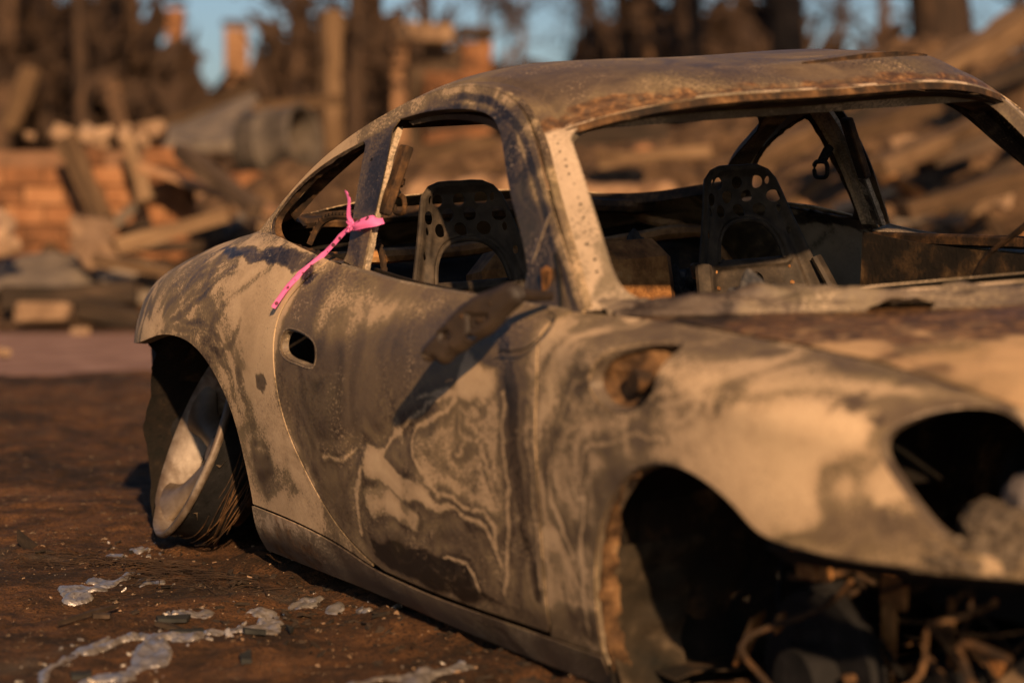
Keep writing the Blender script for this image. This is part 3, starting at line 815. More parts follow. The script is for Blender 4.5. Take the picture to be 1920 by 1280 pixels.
def rect_round(u0, u1, yl, ur, yr, n=8):
    """rounded opening in (u, y): half widths yl at u0 and at u1 given by a function"""
    P = []
    for (cu, sy, a0) in ((u0 + ur, -1, 180), (u1 - ur, -1, 0), (u1 - ur, 1, 0), (u0 + ur, 1, 180)):
        pass
    us = np.linspace(u0, u1, 40)
    k = np.minimum(np.minimum(us - u0, u1 - us) / ur, 1.0)
    hw = np.array([yl(x) for x in us]) - yr * (1 - np.sqrt(np.maximum(0, 1 - (1 - k)**2)))
    R = np.c_[us, hw]; Lh = np.c_[us[::-1], -hw[::-1]]
    return np.vstack([R, Lh])

RW = lambda u: float(ncs(UU, RAIL[:, 1], np.array([u]))[0])
def stain_const(n, r=0, g=0, b=0):
    return np.tile(np.array([r, g, b, 1.0]), (n, 1))

SIDEPLANE = lambda x, z: .735 - .385 * (z - .88) + .012 * np.sin(np.clip((z - .88) / .42, 0, 1) * np.pi)
WIN_F = np.vstack([curve([(-.690,.862),(-.740,.945),(-.804,1.016),(-.915,1.119),(-.985,1.190),(-1.04,1.228),(-1.12,1.250),(-1.24,1.258),(-1.37,1.255),(-1.49,1.242)], 60),
                   curve([(-1.508,1.22),(-1.487,1.166),(-1.468,1.073),(-1.462,.981),(-1.46,.895)], 20), [(-1.40,.862),(-1.0,.84)]])
WIN_Q = np.vstack([curve([(-1.635,1.196),(-1.759,1.163),(-1.875,1.118),(-1.939,1.082),(-1.990,1.038),(-2.010,1.007),(-1.985,.980),(-1.907,.960),(-1.805,.947),(-1.677,.934),(-1.57,.928)], 60),
                   curve([(-1.555,.95),(-1.562,.99),(-1.582,1.072),(-1.602,1.143),(-1.618,1.188)], 16)])

def build_top():
    def ring3(poly, u_is=True):
        return top_point(poly[:, 0], poly[:, 1])
    # windscreen frame: pillar faces between base and header
    V, Q, F = top_grid(-.02, 3.12, .03, 300)
    WS = rect_round(.0, 3.05, lambda u: RW(u) - (.052 + .014 * (u < .5) * (.5 - u)), .35, .05)
    V, Q, F = clip(V, Q, F, -sdf(np.c_[Q[:, 0] * .15, Q[:, 1]], np.c_[WS[:, 0] * .15, WS[:, 1]]))
    wsf = obj('windscreen_frame', V, F, PANEL_FLANGE, CAR, thick=.003, stain=stain_const(len(V), .12, 0, .02))
    r = ring3(WS); c = r.mean(0)
    d = c - r; d /= np.linalg.norm(d, axis=1, keepdims=True)
    hd = WS[:, 0] > 2.4
    lip('windscreen_flange', r, d * .012 + A(-.022, 0, -.016), PANEL_FLANGE, wsf, stain=A(.05, 0, .25, 1))
    # spot-weld holes along the right and left pillar faces
    for sgn in (-1, 1):
        for u in np.linspace(.45, 2.7, 13):
            u = u + RNG.normal(0, .03); y = sgn * (RW(u) - .030 + RNG.normal(0, .003))
            p = top_point(np.array([u]), np.array([y]))[0]
            q = top_point(np.array([u]), np.array([y + sgn * .01]))[0] - p; t = top_point(np.array([u + .1]), np.array([y]))[0] - p
            nn = np.cross(q, t) * sgn; nn /= np.linalg.norm(nn)
            if nn[0] < 0: nn = -nn
            a = t / np.linalg.norm(t); b = np.cross(nn, a)
            an = np.linspace(0, 2 * np.pi, 9)[:-1]
            ring = p + nn * .0012 + .0033 * RNG.uniform(.6, 1.2) * (np.cos(an)[:, None] * a + np.sin(an)[:, None] * b)
            obj('weld_hole', np.vstack([ring, p + nn * .0006]), [(i, (i + 1) % 8, 8) for i in range(8)], CHAR, wsf)
    # roof
    V, Q, F = top_grid(3.05, 7.75, .03, 320)
    # heat-sagged skin
    V[:, 2] += .004 * fbm(V[:, :2], 2.2, 3, 11) * smooth01(.56, .40, np.abs(Q[:, 1]))
    hdr = np.c_[np.zeros(len(V)), ]
    V[:, 2] -= .006 * np.exp(-((Q[:, 0] - 3.28) / .06)**2) * smooth01(.58, .5, np.abs(Q[:, 1]))
    st = stain_const(len(V))
    st[:, 2] = .55 * smooth01(3.7, 3.25, Q[:, 0] + .2 * fbm(V, 9, 3, 2))
    st[:, 1] = .10 * smooth01(-.2, .5, fbm(V, 5, 3, 9)); st[:, 3] = .45
    # the sunroof slit: a lens-shaped gap with a raised far edge
    sl = curve([(4.05,.02),(4.25,.16),(4.35,.30),(4.28,.42),(4.12,.35),(4.02,.20)], 40, True)
    sd = sdf(np.c_[Q[:, 0] * .16, Q[:, 1]], np.c_[sl[:, 0] * .16, sl[:, 1]])
    V[:, 2] += .012 * smooth01(-.10, .0, sd)
    V, Q2, F = clip(V, np.c_[Q, st], F, -sd)
    roof = obj('roof', V, F, PANEL_ROOF, CAR, thick=.003, stain=Q2[:, 2:])
    r = top_point(sl[:, 0], sl[:, 1]) + A(0, 0, .012)
    lip('sunroof_lip', r, (0, 0, -.03), RUST, roof)
    # header flange under the roof's front edge
    us = np.full(60, 3.05); ys = np.linspace(-.565, .565, 60)
    e = top_point(us, ys)
    lip('header_flange', e + A(.004, 0, -.002), (.004, 0, -.014), RUST, roof, False)
    lip('header_inner', e + A(-.004, 0, -.018), (-.09, 0, -.012), RUST, roof, False)
    # rear window frame and deck
    V, Q, F = top_grid(7.75, 14.0, .05, 220)
    BW = rect_round(8.0, 11.55, lambda u: RW(min(u, 10.4)) - .032 - .12 * max(0, u - 10.4), .4, .06)
    BW[BW[:, 1] > 0, 1] -= .020
    V, Q, F = clip(V, Q, F, -sdf(np.c_[Q[:, 0] * .2, Q[:, 1]], np.c_[BW[:, 0] * .2, BW[:, 1]]))
    rw = obj('rear_deck', V, F, PANEL, CAR, thick=.003, stain=stain_const(len(V), .05))
    r = ring3(BW); c = r.mean(0); d = c - r; d /= np.linalg.norm(d, axis=1, keepdims=True)
    lip('rear_window_flange', r, d * .02 + A(0, 0, -.03), RUST, rw)
    # side window frame, right
    rail = curve(RAIL[:12], 120)
    xs = np.linspace(-.46, -2.10, 290); zs = np.linspace(.85, 1.315, 110)
    X, Z = np.meshgrid(xs, zs, indexing='ij'); X = X.ravel(); Z = Z.ravel()
    V = np.c_[X, -SIDEPLANE(X, Z), Z]; Q = np.c_[X, Z]; F = grid_faces(len(xs), len(zs))
    belt = profiles(np.linspace(-2.07, -.50, 60), 3)[:, -1, 1]
    outer = np.vstack([rail[:, [0, 2]], np.c_[np.linspace(-2.07, -.50, 60), belt - .004]])
    so = sdf(Q, outer)
    V, Q, F = clip(V, Q, F, so)
    # rounded shoulder where the frame meets the rail
    V, Q, F = clip(V, Q, F, -sdf(Q, WIN_F)); V, Q, F = clip(V, Q, F, -sdf(Q, WIN_Q))
    dr = dline(Q, rail[:, [0, 2]])
    V[:, 1] += .016 * np.exp(-(dr / .018)**2) * 0
    st = stain_const(len(V), .05)
    st[:, 1] = .30 * smooth01(.012, .004, np.abs(dr - .022 - .006 * fbm(Q, 9, 2, 6))) * smooth01(-1.35, -1.2, Q[:, 0]) + .22 * smooth01(.03, .045, dr)
    frame = obj('side_window_frame', V, F, PANEL, CAR, thick=.003, stain=st)
    def ring_side(poly): return np.c_[poly[:, 0], -SIDEPLANE(poly[:, 0], poly[:, 1]), poly[:, 1]]
    g = np.vstack([resample(WIN_F[:60], 60), WIN_F[60:80]])
    nI = len(g)
    cen = A(-1.1, 0, 1.05); rr = ring_side(g)
    inn = (cen - rr) * A(1, 0, 1); inn /= np.linalg.norm(inn, axis=1, keepdims=True)
    st_b = A(.0, .16, .0, 1)
    lip('window_reveal', rr[:60], inn[:60] * .008 + A(0, .036, 0), PANEL, frame, False, stain=st_b)
    k = 60
    lip('door_seal_channel', (rr + inn * .014 + A(0, .012, 0))[:k], inn[:k] * .016 + A(0, .004, 0), PANEL_FLANGE, frame, False, stain=A(0, .22, .1, 1))
    cen = A(-1.75, 0, 1.03); rr = ring_side(WIN_Q)
    inn = (cen - rr) * A(1, 0, 1); inn /= np.linalg.norm(inn, axis=1, keepdims=True)
    jag = 1 + .5 * vnoise(rr, 60, 4)[:, None]
    lip('quarter_window_reveal', rr, inn * .009 * jag + A(0, .020, 0), RUST, frame, stain=None)
    lip('quarter_window_seal', rr + A(0, -.002, 0), inn * .006 * jag + A(0, .004, 0), PANEL_SILL, frame, stain=A(.0, .1, .3, 1))
    # B pillar with raised strip
    bp = MB()
    cl = np.array([(-1.560,-.588,1.225),(-1.540,-.628,1.15),(-1.522,-.662,1.07),(-1.510,-.692,.985),(-1.503,-.715,.915)])
    cl = curve(cl, 24)
    def band(off0, off1, dy0, dy1):
        a = cl + A(off0, -dy0, 0); b = cl + A(off1, -dy1, 0); return np.stack([a, b], 1)
    sec = [(-.046,-.010),(-.045,.003),(-.024,.006),(-.021,.011),(.004,.011),(.008,.005),(.026,.004),(.036,.004),(.037,-.010)]
    V = np.stack([cl + A(a, -b, 0) for a, b in sec], 1).reshape(-1, 3)
    V += np.c_[np.zeros(len(V)), vnoise(V, 70, 2) * .0015, np.zeros(len(V))]
    pil = obj('b_pillar', V, grid_faces(24, len(sec)), PANEL_FLANGE, frame, stain=stain_const(len(V), .03, .0, .30), angle=35)
    MB().box(cl[4] + A(-.02, -.0155, 0), (.010, .004, .05), along((0, 0, 0), cl[5] - cl[4] + A(0, 0, 0), (1, 0, 0)) @ rotm(0, RAD(90), 0)).obj('pillar_slot', CHAR, pil)
    MB().box(cl[9] + A(.062, .015, 0), (.035, .02, .16), rotm(RAD(-22), RAD(4), 0), bevel=.003).obj('belt_adjuster', RUST, pil)
    # rail bead along the crease (rolled edge)
    rl = curve(np.c_[RAIL[:12, 0], -RAIL[:12, 1], RAIL[:12, 2]], 120)
    MB().tube(rl + A(0, .006, -.004), np.linspace(.012, .010, 120), 8).obj('roof_rail', PANEL, frame)
    return wsf, roof, rw, frame

fender, door, quarter, sill = build_flank()
windscreen_frame, roof, rear_deck, frame = build_top()
for o in (fender, door, quarter, sill, frame):
    c_ = mirrored(o, CAR)
    if o is frame: c_.location = (0, .004, .016)

# hood
def hood_z(x, y):
    r = ncs(SX, SP[:, 7], x)
    crown = np.interp(x, [-.6, -.2, 0, .5, .95], [.022, .022, .022, .020, .015])
    k = np.clip(np.abs(y) / r[:, 0], 0, 1)
    return r[:, 0], r[:, 1] + crown * (1 - k**2.2) - .006 * smooth01(.985, 1, k)
xs = np.linspace(.96, -.56, 220); s = np.linspace(-1, 1, 180)
w = ncs(SX, SP[:, 7, 0], xs) - .012
X = np.repeat(xs, 180); Y = (w[:, None] * s[None]).ravel()
hw, Z = hood_z(X, Y)
rear = lambda y: -.02 - .40 * (np.abs(y) / .69)**2.0
V = np.c_[X, Y, Z - .003 + .004 * fbm(np.c_[X, Y], 3.0, 4, 21)]
Q = np.c_[X, Y]; F = grid_faces(220, 180)
V, Q, F = clip(V, Q, F, rear(Q[:, 1]) * -1 + Q[:, 0])
st = stain_const(len(V))
n1 = fbm(Q, 3.2, 4, 31)
dh = Q[:, 0] - rear(Q[:, 1])
st[:, 2] = .50 * smooth01(-.35, .25, n1 * .8 + 1.6 * (.30 - dh))
st[:, 1] = .22 * smooth01(.36, .10, dh + .10 * n1)
st[:, 0] = .14 * smooth01(.15, .45, dh + .06 * n1) * (1 + .5 * fbm(Q, 9, 3, 33))
st[:, 2] += .05 * smooth01(.0, .6, fbm(Q, 6, 4, 36))
hood = obj('hood', V, F, PANEL_HOOD, CAR, thick=.003, stain=st)

# sagged cowl between hood and windscreen base
ny, nx_ = 260, 26
ys = np.linspace(-.715, .715, ny); k = np.linspace(0, 1, nx_)
rows = []
for j, t in enumerate(k):
    xr = rear(ys) + .035; xf = -.115 - .40 * (np.abs(ys) / .70)**2.2
    wav = fbm(np.c_[ys, ys * 0 + t * .4], 5, 4, 41)
    x = xr + (xf - xr) * t - .02 * t * (t > .9)
    _, z0 = hood_z(x, ys)
    lump = .014 * smooth01(.0, .45, t) * (1 + .9 * fbm(np.c_[ys, ys * 0 + t], 4.5, 4, 43)) + .018 * wav * smooth01(0, .3, t)
    drop = -.05 * smooth01(.86, 1.0, t)
    crinkle = .010 * fbm(np.c_[ys, ys * 0 + t * .7], 16, 3, 46)
    rows.append(np.c_[x + .006 * wav, ys, z0 + .004 + lump + drop + crinkle * smooth01(0, .2, t) - .006 * (1 - smooth01(0, .12, t))])
V = np.stack(rows, 1).reshape(-1, 3)
F = grid_faces(ny, nx_)[:, ::-1]
Q = np.c_[V[:, 1], np.tile(k, ny)]
hole = fbm(np.c_[Q[:, 0], Q[:, 1] * .25], 6.0, 3, 48)
front = smooth01(.55, .0, Q[:, 1])
V, Q, F = clip(V, Q, F, .52 - hole * front - .15 * front + .12 * np.abs(Q[:, 0]))
cowl = obj('cowl_panel', V, F, COWL, CAR, thick=.004, stain=stain_const(len(V), .02))
# rusty cowl gutter under the sheet
rows = []
for t in np.linspace(0, 1, 8):
    x = rear(ys) + .02 + (-.12 - .40 * (np.abs(ys) / .70)**2.2 - rear(ys) - .02) * t
    _, z0 = hood_z(x, ys)
    rows.append(np.c_[x, ys, z0 - .018 - .03 * t])
obj('cowl_gutter', np.stack(rows, 1).reshape(-1, 3), grid_faces(ny, 8)[:, ::-1], RUST, CAR, thick=.003)
# ------------------------------------------------------------------ the car: interior
def sheet(name, rows, mat, parent=CAR, thick=.004, rough=0.0, seed=0, **k):
    """a skin through rows of points"""
    R = np.array([resample(r, 40) for r in rows], float)
    R = ncs(np.arange(len(R)), R.reshape(len(R), -1), np.linspace(0, len(R) - 1, 8 * (len(R) - 1) + 1)).reshape(-1, 40, 3) if len(R) > 2 else np.stack([R[0] + (R[1] - R[0]) * t for t in np.linspace(0, 1, 12)])
    V = R.reshape(-1, 3)
    if rough: V = V + np.stack([fbm(V, 9, 3, seed + i) for i in range(3)], 1) * rough
    return obj(name, V, grid_faces(len(R), 40), mat, parent, thick=thick, **k)

sheet('floor_pan', [[(-.25, y, .22) for y in (-.72, .72)], [(-1.90, y, .25) for y in (-.70, .70)]], INNER, rough=.01)
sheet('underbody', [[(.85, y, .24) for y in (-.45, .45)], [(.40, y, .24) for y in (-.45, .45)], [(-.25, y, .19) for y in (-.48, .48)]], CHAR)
sheet('firewall', [[(-.40, y, .20) for y in (-.74, .74)], [(-.33, y, .50) for y in (-.74, .74)], [(-.24, y, .86) for y in (-.66, .66)]], INNER, rough=.012, seed=3)
tn = MB(); tn.box((-1.1, 0, .30), (1.5, .24, .22), bevel=.06); tn.obj('centre_tunnel', INNER, CAR)
bulk = sheet('rear_bulkhead', [[(-1.86, y, .22) for y in (-.72, .72)], [(-1.92, y, .50) for y in (-.72, .72)], [(-2.02, y, .78) for y in (-.70, .70)]], INNER, rough=.02, seed=9)
sheet('parcel_shelf', [[(-2.00, y, .78) for y in (-.70, .70)], [(-2.14, y, .86) for y in (-.68, .68)], [(-2.40, y, .92) for y in (-.60, .60)]], INNER, rough=.015, seed=12)
for z, x, w, m_, nm in ((.985, -2.36, .55, RUST, 'shelf_beam'), (.905, -2.16, .62, RUST_BRIGHT, 'shelf_rail'), (.80, -2.02, .64, ASH, 'ash_ledge')):
    ys = np.linspace(-w, w, 40)
    P = np.c_[x + .10 * (np.abs(ys) / w)**2 + .006 * vnoise(np.c_[ys, ys], 9, int(z * 99)), ys, z + .012 * vnoise(np.c_[ys, ys * 0], 6, int(z * 77))]
    MB().tube(P, .026 + .006 * vnoise(np.c_[ys, ys * 0], 14, 5), 8, flat=.7).obj(nm, m_, CAR)
# rear seat wells, each a rusted tub with rounded mouth
for sy in (-1, 1):
    tb = MB(); tb.box((-1.74, sy * .14 - .02, .72), (.20, .25, .40), rotm(0, RAD(-8), sy * .1), bevel=.05)
    tb.obj('rear_seat_hump', RUST_BRIGHT, CAR)
# rear wheel housings inside the cabin
for sy in (-1, 1):
    MB().lathe([(r_, h_ * sy) for r_, h_ in ((.02, -.20), (.30, -.20), (.36, -.15), (.37, .0), (.37, .10))], 40, 'y', (-2.38, sy * .60, .36)).obj('wheel_housing', INNER, CAR)
# ragged stiffener behind the far quarter window
P = curve([(-2.40, .50, .985), (-2.30, .53, .955), (-2.20, .56, .93), (-2.10, .60, .90), (-2.02, .64, .80)], 30)
MB().tube(P + np.c_[vnoise(P, 40, 2), vnoise(P, 40, 3), vnoise(P, 40, 4)] * .006, .014, 7).obj('pillar_web', RUST_BRIGHT, CAR)
# curled trim hoop hanging in the rear quarter window
P = curve([(-1.97,-.62,.955),(-1.95,-.60,1.0),(-1.86,-.58,1.02),(-1.75,-.57,1.0),(-1.68,-.57,.93),(-1.67,-.57,.88)], 60)
hp = MB().tube(P, .008, 6)
for k in range(2, 58):
    if k % 2: hp.box(P[k] + A(0, 0, .008), (.006, .014, .006))
hp.obj('curled_trim', RUST, CAR)

# ashes of dashboard and trim
def heap(name, c, size, mat, parent=CAR, seed=0, n=70, amp=.35, **k):
    a, b = np.meshgrid(np.linspace(-1, 1, n), np.linspace(-1, 1, n), indexing='ij')
    a = a.ravel(); b = b.ravel(); r = np.sqrt(a * a + b * b)
    P = np.c_[a, b]
    h = np.clip(1 - r**2, -.2, 1) * (1 + amp * fbm(P, 2.5, 4, seed)) + amp * .35 * np.abs(fbm(P, 7, 3, seed + 5)) * (r < 1)
    V = np.c_[c[0] + a * size[0], c[1] + b * size[1], c[2] + h * size[2]]
    V, _, F = clip(V, P, grid_faces(n, n), 1.02 + .12 * fbm(P, 3, 2, seed + 3) - r)
    return obj(name, V, F, mat, parent, **k)
heap('dashboard_ash', (-.62, -.34, .70), (.20, .30, .12), ASH, seed=4, amp=.6)
heap('dashboard_ash', (-.66, .30, .66), (.22, .34, .12), CHAR, seed=14, amp=.6)
heap('cabin_ash', (-1.25, -.02, .34), (.40, .30, .14), ASH, seed=24, amp=.6)
heap('cabin_ash', (-1.78, .30, .55), (.16, .30, .22), ASH, seed=34, amp=.7)
rb = MB()
P = curve([(-.75, .37, .80), (-.66, .36, .90), (-.58, .355, .94), (-.50, .35, .985)], 20)
rb.tube(P, .006, 7); rb.obj('wiper_linkage', RUST, CAR)
# ribbing on the far door's inner face
for k in range(5):
    MB().box((-.72 - .16 * k, .695, .70), (.05, .02, .30), rotm(0, 0, .02), bevel=.006).obj('door_rib', RUST, CAR)
MB().box((-1.02, .70, .90), (.95, .02, .03), bevel=.006).obj('door_rail', RUST, CAR)

# ------------------------------------------------------------------ seats
def seat(yc):
    xof = lambda z: -1.645 + (1.11 - z) * .30
    HW = ncs(A(.50, .66, .80, .90, 1.0, 1.07, 1.12), A(.215, .205, .180, .150, .118, .098, .082), np.linspace(.5, 1.12, 200))
    zz = np.linspace(.5, 1.12, 200)
    h7 = HW[172]; z7 = zz[172]
    outer = np.vstack([np.c_[-HW[:172], zz[:172]], curve([(-h7, z7), (-h7 + .010, z7 + .028), (-h7 + .034, z7 + .048), (0, z7 + .054), (h7 - .034, z7 + .048), (h7 - .010, z7 + .028), (h7, z7)], 40), np.c_[HW[:172][::-1], zz[:172][::-1]]])
    ss = np.linspace(-.23, .23, 150); hs = np.linspace(.49, 1.13, 190)
    S_, H_ = [g.ravel() for g in np.meshgrid(ss, hs, indexing='ij')]
    Q = np.c_[S_, H_]
    d = sdf(Q, outer)
    # pressed shell: rim rolled forward, panel dished
    depth = .022 * smooth01(.03, .0, d) - .018 * smooth01(.03, .09, d)
    depth += .006 * np.exp(-((np.abs(S_) - .75 * np.interp(H_, zz, HW)) / .010)**2)
    arch = curve([(-.098, .862), (-.088, .905), (-.060, .945), (0, .962), (.060, .945), (.088, .905), (.098, .862)], 30)
    depth += .010 * np.exp(-((sdf(Q, arch) + .010) / .008)**2)
    V = np.c_[xof(H_) + depth, yc + S_, H_]
    F = grid_faces(150, 190)
    V, Q, F = clip(V, Q, F, d[:] if False else d)
    holes = [(s, 1.052) for s in (-.058, 0, .056)] + [(s, 1.018) for s in (-.030, .028)] + [(s, .984) for s in (-.060, -.002, .056)] + [(-.030, .955 + .02), (.030, .955 + .02)][:0] + [(-.092, 1.015), (.092, 1.015)]
    for (hs_, hz) in holes:
        V, Q, F = clip(V, Q, F, np.hypot(Q[:, 0] - hs_, Q[:, 1] - hz) - .0155)
    for s_ in (-1, 1):
        for hz in (1.055, .985, .93):
            hx = s_ * (np.interp(hz, zz, HW) - .021)
            V, Q, F = clip(V, Q, F, np.hypot((Q[:, 0] - hx) * 1.6, (Q[:, 1] - hz) * .8) - .008)
    V, Q, F = clip(V, Q, F, -sdf(Q, arch))
    V, Q, F = clip(V, Q, F, np.hypot(Q[:, 0] / .032, (Q[:, 1] - .815) / .020) - 1)
    low = np.array([(-.13, .40), (-.13, .735), (-.12, .745), (.12, .745), (.13, .735), (.13, .40)])
    V, Q, F = clip(V, Q, F, -sdf(Q, low))
    st = obj('seat', V, F, SEAT, CAR, thick=.003)
    a = np.vstack([arch]); MB().tube(np.c_[xof(a[:, 1]) - .004, yc + a[:, 0], a[:, 1]], .006, 7).obj('arch_bead', SEAT, st)
    o = outer[:: 4]; MB().tube(np.c_[xof(o[:, 1]) + .014, yc + o[:, 0], o[:, 1]], .007, 7).obj('edge_roll', SEAT, st)
    MB().box((xof(.84) - .03, yc, .845), (.02, .33, .04), rotm(0, RAD(-16), 0), bevel=.005).obj('cross_bar', SEAT, st)
    for s_ in (-1, 1):
        for hz in (.84, .80, .95, .97):
            MB().lathe([(0, .007), (.004, .006), (.006, 0)], 10, 'x', (xof(hz) - .012, yc + s_ * (.11 if hz < .9 else .085), hz)).obj('rivet', RUST_BRIGHT, st)
        side = curve([(xof(.52) + .02, yc + s_ * .215, .52), (xof(.7) + .05, yc + s_ * .205, .70), (xof(.86) + .03, yc + s_ * .168, .86)], 20)
        MB().tube(side, [.020] * 20, 8, flat=.6).obj('side_bolster_frame', SEAT, st)
    MB().box((-1.28, yc, .46), (.46, .42, .05), rotm(0, RAD(-8), 0), bevel=.02).obj('seat_pan', SEAT, st)
    heap('seat_ash', (-1.36, yc, .47), (.20, .19, .16), ASH, st, seed=int(50 + yc * 10), amp=.6)
    return st
seat(-.39); seat(.39)

# belt guide loops on the B pillars
for sy, zc, xc in ((1, 1.085, -1.545), (-1, 1.062, -1.548)):
    t = np.linspace(0, 2 * np.pi, 25)
    sq = lambda c: np.sign(c) * np.abs(c)**.6
    P = np.c_[xc + .027 * sq(np.cos(t)), np.full(25, sy * .585), zc - .01 + .020 * sq(np.sin(t))]
    lp = MB().tube(P, .0058, 7, False).obj('belt_guide', CHAR if sy > 0 else RUST, CAR)
    MB().tube([(xc, sy * .59, zc + .012), (xc + .002, sy * .605, zc + .035), (xc + .004, sy * .615, zc + .045)], [.012, .013, .010], 8).obj('guide_bolt', CHAR, lp)
    if sy < 0:
        q = A(xc, -.592, zc + .045)
        wd = MB()
        for k in range(14):
            wd.box(q + RNG.normal(0, .010, 3), RNG.uniform(.008, .018, 3), rotm(*RNG.uniform(0, 3, 3)), jit=.003)
        wd.obj('melted_clump', RUST, lp)

# ------------------------------------------------------------------ mirror mount hanging off the front pillar
o2 = curve([(-.537,.928),(-.572,.921),(-.608,.908),(-.646,.886),(-.676,.858),(-.703,.828),(-.722,.810),(-.726,.798),(-.713,.787),(-.700,.793),(-.691,.785),(-.674,.787),(-.663,.799),(-.645,.808),(-.623,.824),(-.594,.839),(-.567,.862),(-.543,.886),(-.524,.906)], 110, True)
def brk(p, off): return np.c_[p[:, 0], -(.852 + .53 * (-.526 - p[:, 0]) + off), p[:, 1]]
gx, gz = [g.ravel() for g in np.meshgrid(np.linspace(-.735, -.515, 120), np.linspace(.775, .935, 90), indexing='ij')]
Q = np.c_[gx, gz]; d = sdf(Q, o2)
dish = .009 * smooth01(.0, .012, d)
dish -= .010 * smooth01(.014, .011, np.hypot(gx + .672, gz - .835))
dish -= .007 * smooth01(.012, .016, d) * smooth01(.002, -.002, np.abs(gx + .605) - .022) * smooth01(.88, .876, gz)
V = brk(Q, 0) + np.c_[np.zeros(len(Q)), -dish, np.zeros(len(Q))]
F = grid_faces(120, 90)[:, ::-1]
V, Q, F = clip(V, Q, F, d)
V, Q, F = clip(V, Q, F, np.hypot((Q[:, 0] + .672), (Q[:, 1] - .835)) - .006)
V, Q, F = clip(V, Q, F, np.hypot((Q[:, 0] + .710), (Q[:, 1] - .799)) - .005)
V, Q, F = clip(V, Q, F, -sdf(Q, np.array([(-.632, .832), (-.618, .842), (-.612, .836), (-.626, .826)])))
mirror = obj('mirror_mount', V, F, BRACKET, CAR, thick=.008)
tr = brk(np.vstack([o2, o2[:1]]), .001); MB().tube(tr, .0045, 7, False).obj('mount_edge', BRACKET, mirror)
t = np.linspace(0, 2 * np.pi, 22)
MB().tube(brk(np.c_[-.672 + .014 * np.cos(t), .835 + .013 * np.sin(t)], .012), .0036, 7, False).obj('pivot_ring', BRACKET, mirror)
MB().tube(brk(np.c_[-.710 + .010 * np.cos(t), .799 + .009 * np.sin(t)], .004), .0036, 7, False).obj('hook_eye', RUST, mirror)
MB().tube(brk(np.c_[-.686 + .008 * np.cos(t), .790 + .007 * np.sin(t)], .003), .003, 7, False).obj('hook_eye', BRACKET, mirror)
for a, b in (((-.55, .905), (-.655, .855)), ((-.545, .888), (-.625, .835)), ((-.607, .902), (-.642, .815)), ((-.655, .868), (-.70, .806)), ((-.695, .812), (-.645, .818)), ((-.58, .862), (-.585, .91))):
    q = brk(np.array([a, b]), .0085); MB().tube(q, [.0032, .0032], 6).obj('mount_rib', BRACKET, mirror)
for p in ((-.632, .872), (-.60, .865), (-.575, .895), (-.655, .815)):
    q = brk(np.array([p]), .012)[0]
    MB().lathe([(0, -.008), (.004, -.007), (.0055, 0)], 10, 'y', q).obj('mount_bolt', RUST, mirror)
MB().tube([(-.535, -.852, .912), (-.555, -.81, .905), (-.575, -.765, .90)], [.012, .011, .009], 8).obj('mount_arm', BRACKET, mirror)
wr = curve([(-.64,-.846,.80),(-.57,-.846,.805),(-.50,-.842,.825),(-.475,-.828,.850),(-.50,-.80,.865),(-.56,-.78,.872)], 40)
MB().tube(wr, .0018, 5).obj('mirror_wire', CHAR, mirror)
# twisted scrap of window regulator standing in the door's front corner
P = curve([(-.735,-.722,.86),(-.728,-.715,.93),(-.715,-.70,1.0),(-.70,-.685,1.05)], 20)
MB().tube(P, np.linspace(.026, .004, 20), 8, flat=.35, up=(0, 1, 0)).obj('window_regulator_scrap', PANEL_SILL, CAR)
MB().box((-.655, -.725, .905), (.02, .012, .09), rotm(.1, .2, 0), bevel=.003, jit=.003).obj('window_regulator_scrap', RUST_BRIGHT, CAR)
# black seam of the quarter-light triangle at the A pillar
MB().tube(curve([(-.575,-.742,.862),(-.60,-.728,.92),(-.645,-.71,.975)], 16), .004, 6).obj('quarter_light_seal', CHAR, CAR)

# ------------------------------------------------------------------ wheel wells and running gear
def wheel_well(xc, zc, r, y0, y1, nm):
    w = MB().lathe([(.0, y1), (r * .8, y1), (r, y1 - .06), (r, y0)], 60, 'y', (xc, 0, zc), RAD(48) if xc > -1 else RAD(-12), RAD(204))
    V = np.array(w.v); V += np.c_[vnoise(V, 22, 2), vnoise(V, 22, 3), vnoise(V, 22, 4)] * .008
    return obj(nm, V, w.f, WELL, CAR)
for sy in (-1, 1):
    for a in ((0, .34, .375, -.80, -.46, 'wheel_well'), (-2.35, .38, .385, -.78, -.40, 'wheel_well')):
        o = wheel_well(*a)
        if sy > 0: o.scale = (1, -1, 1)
# liner fragment at the back of the front wheel well, sunlit, with ribs
a0 = np.radians(np.linspace(160, 222, 40)); ys = np.linspace(-.795, -.60, 20)
V = np.array([(.355 * math.cos(t) + .006 * math.sin(9 * t), y + 0 * t, .34 + .355 * math.sin(t)) for t in a0 for y in ys])
Q = np.stack(np.meshgrid(np.arange(40.), np.arange(20.), indexing='ij'), -1).reshape(-1, 2)
V[:, 0] += .007 * np.sin(Q[:, 0] * .9) * smooth01(4, 8, Q[:, 1]) + .012 * fbm(V, 12, 3, 5)
V, Q, F = clip(V, Q, grid_faces(40, 20), 15 + 4 * fbm(Q, .12, 3, 8) - Q[:, 1])
obj('arch_liner', V, F, grimy('liner_ash', [(.3, (.006, .005, .003)), (.5, (.024, .017, .010)), (.7, (.085, .06, .037))], 9), CAR, thick=.004)
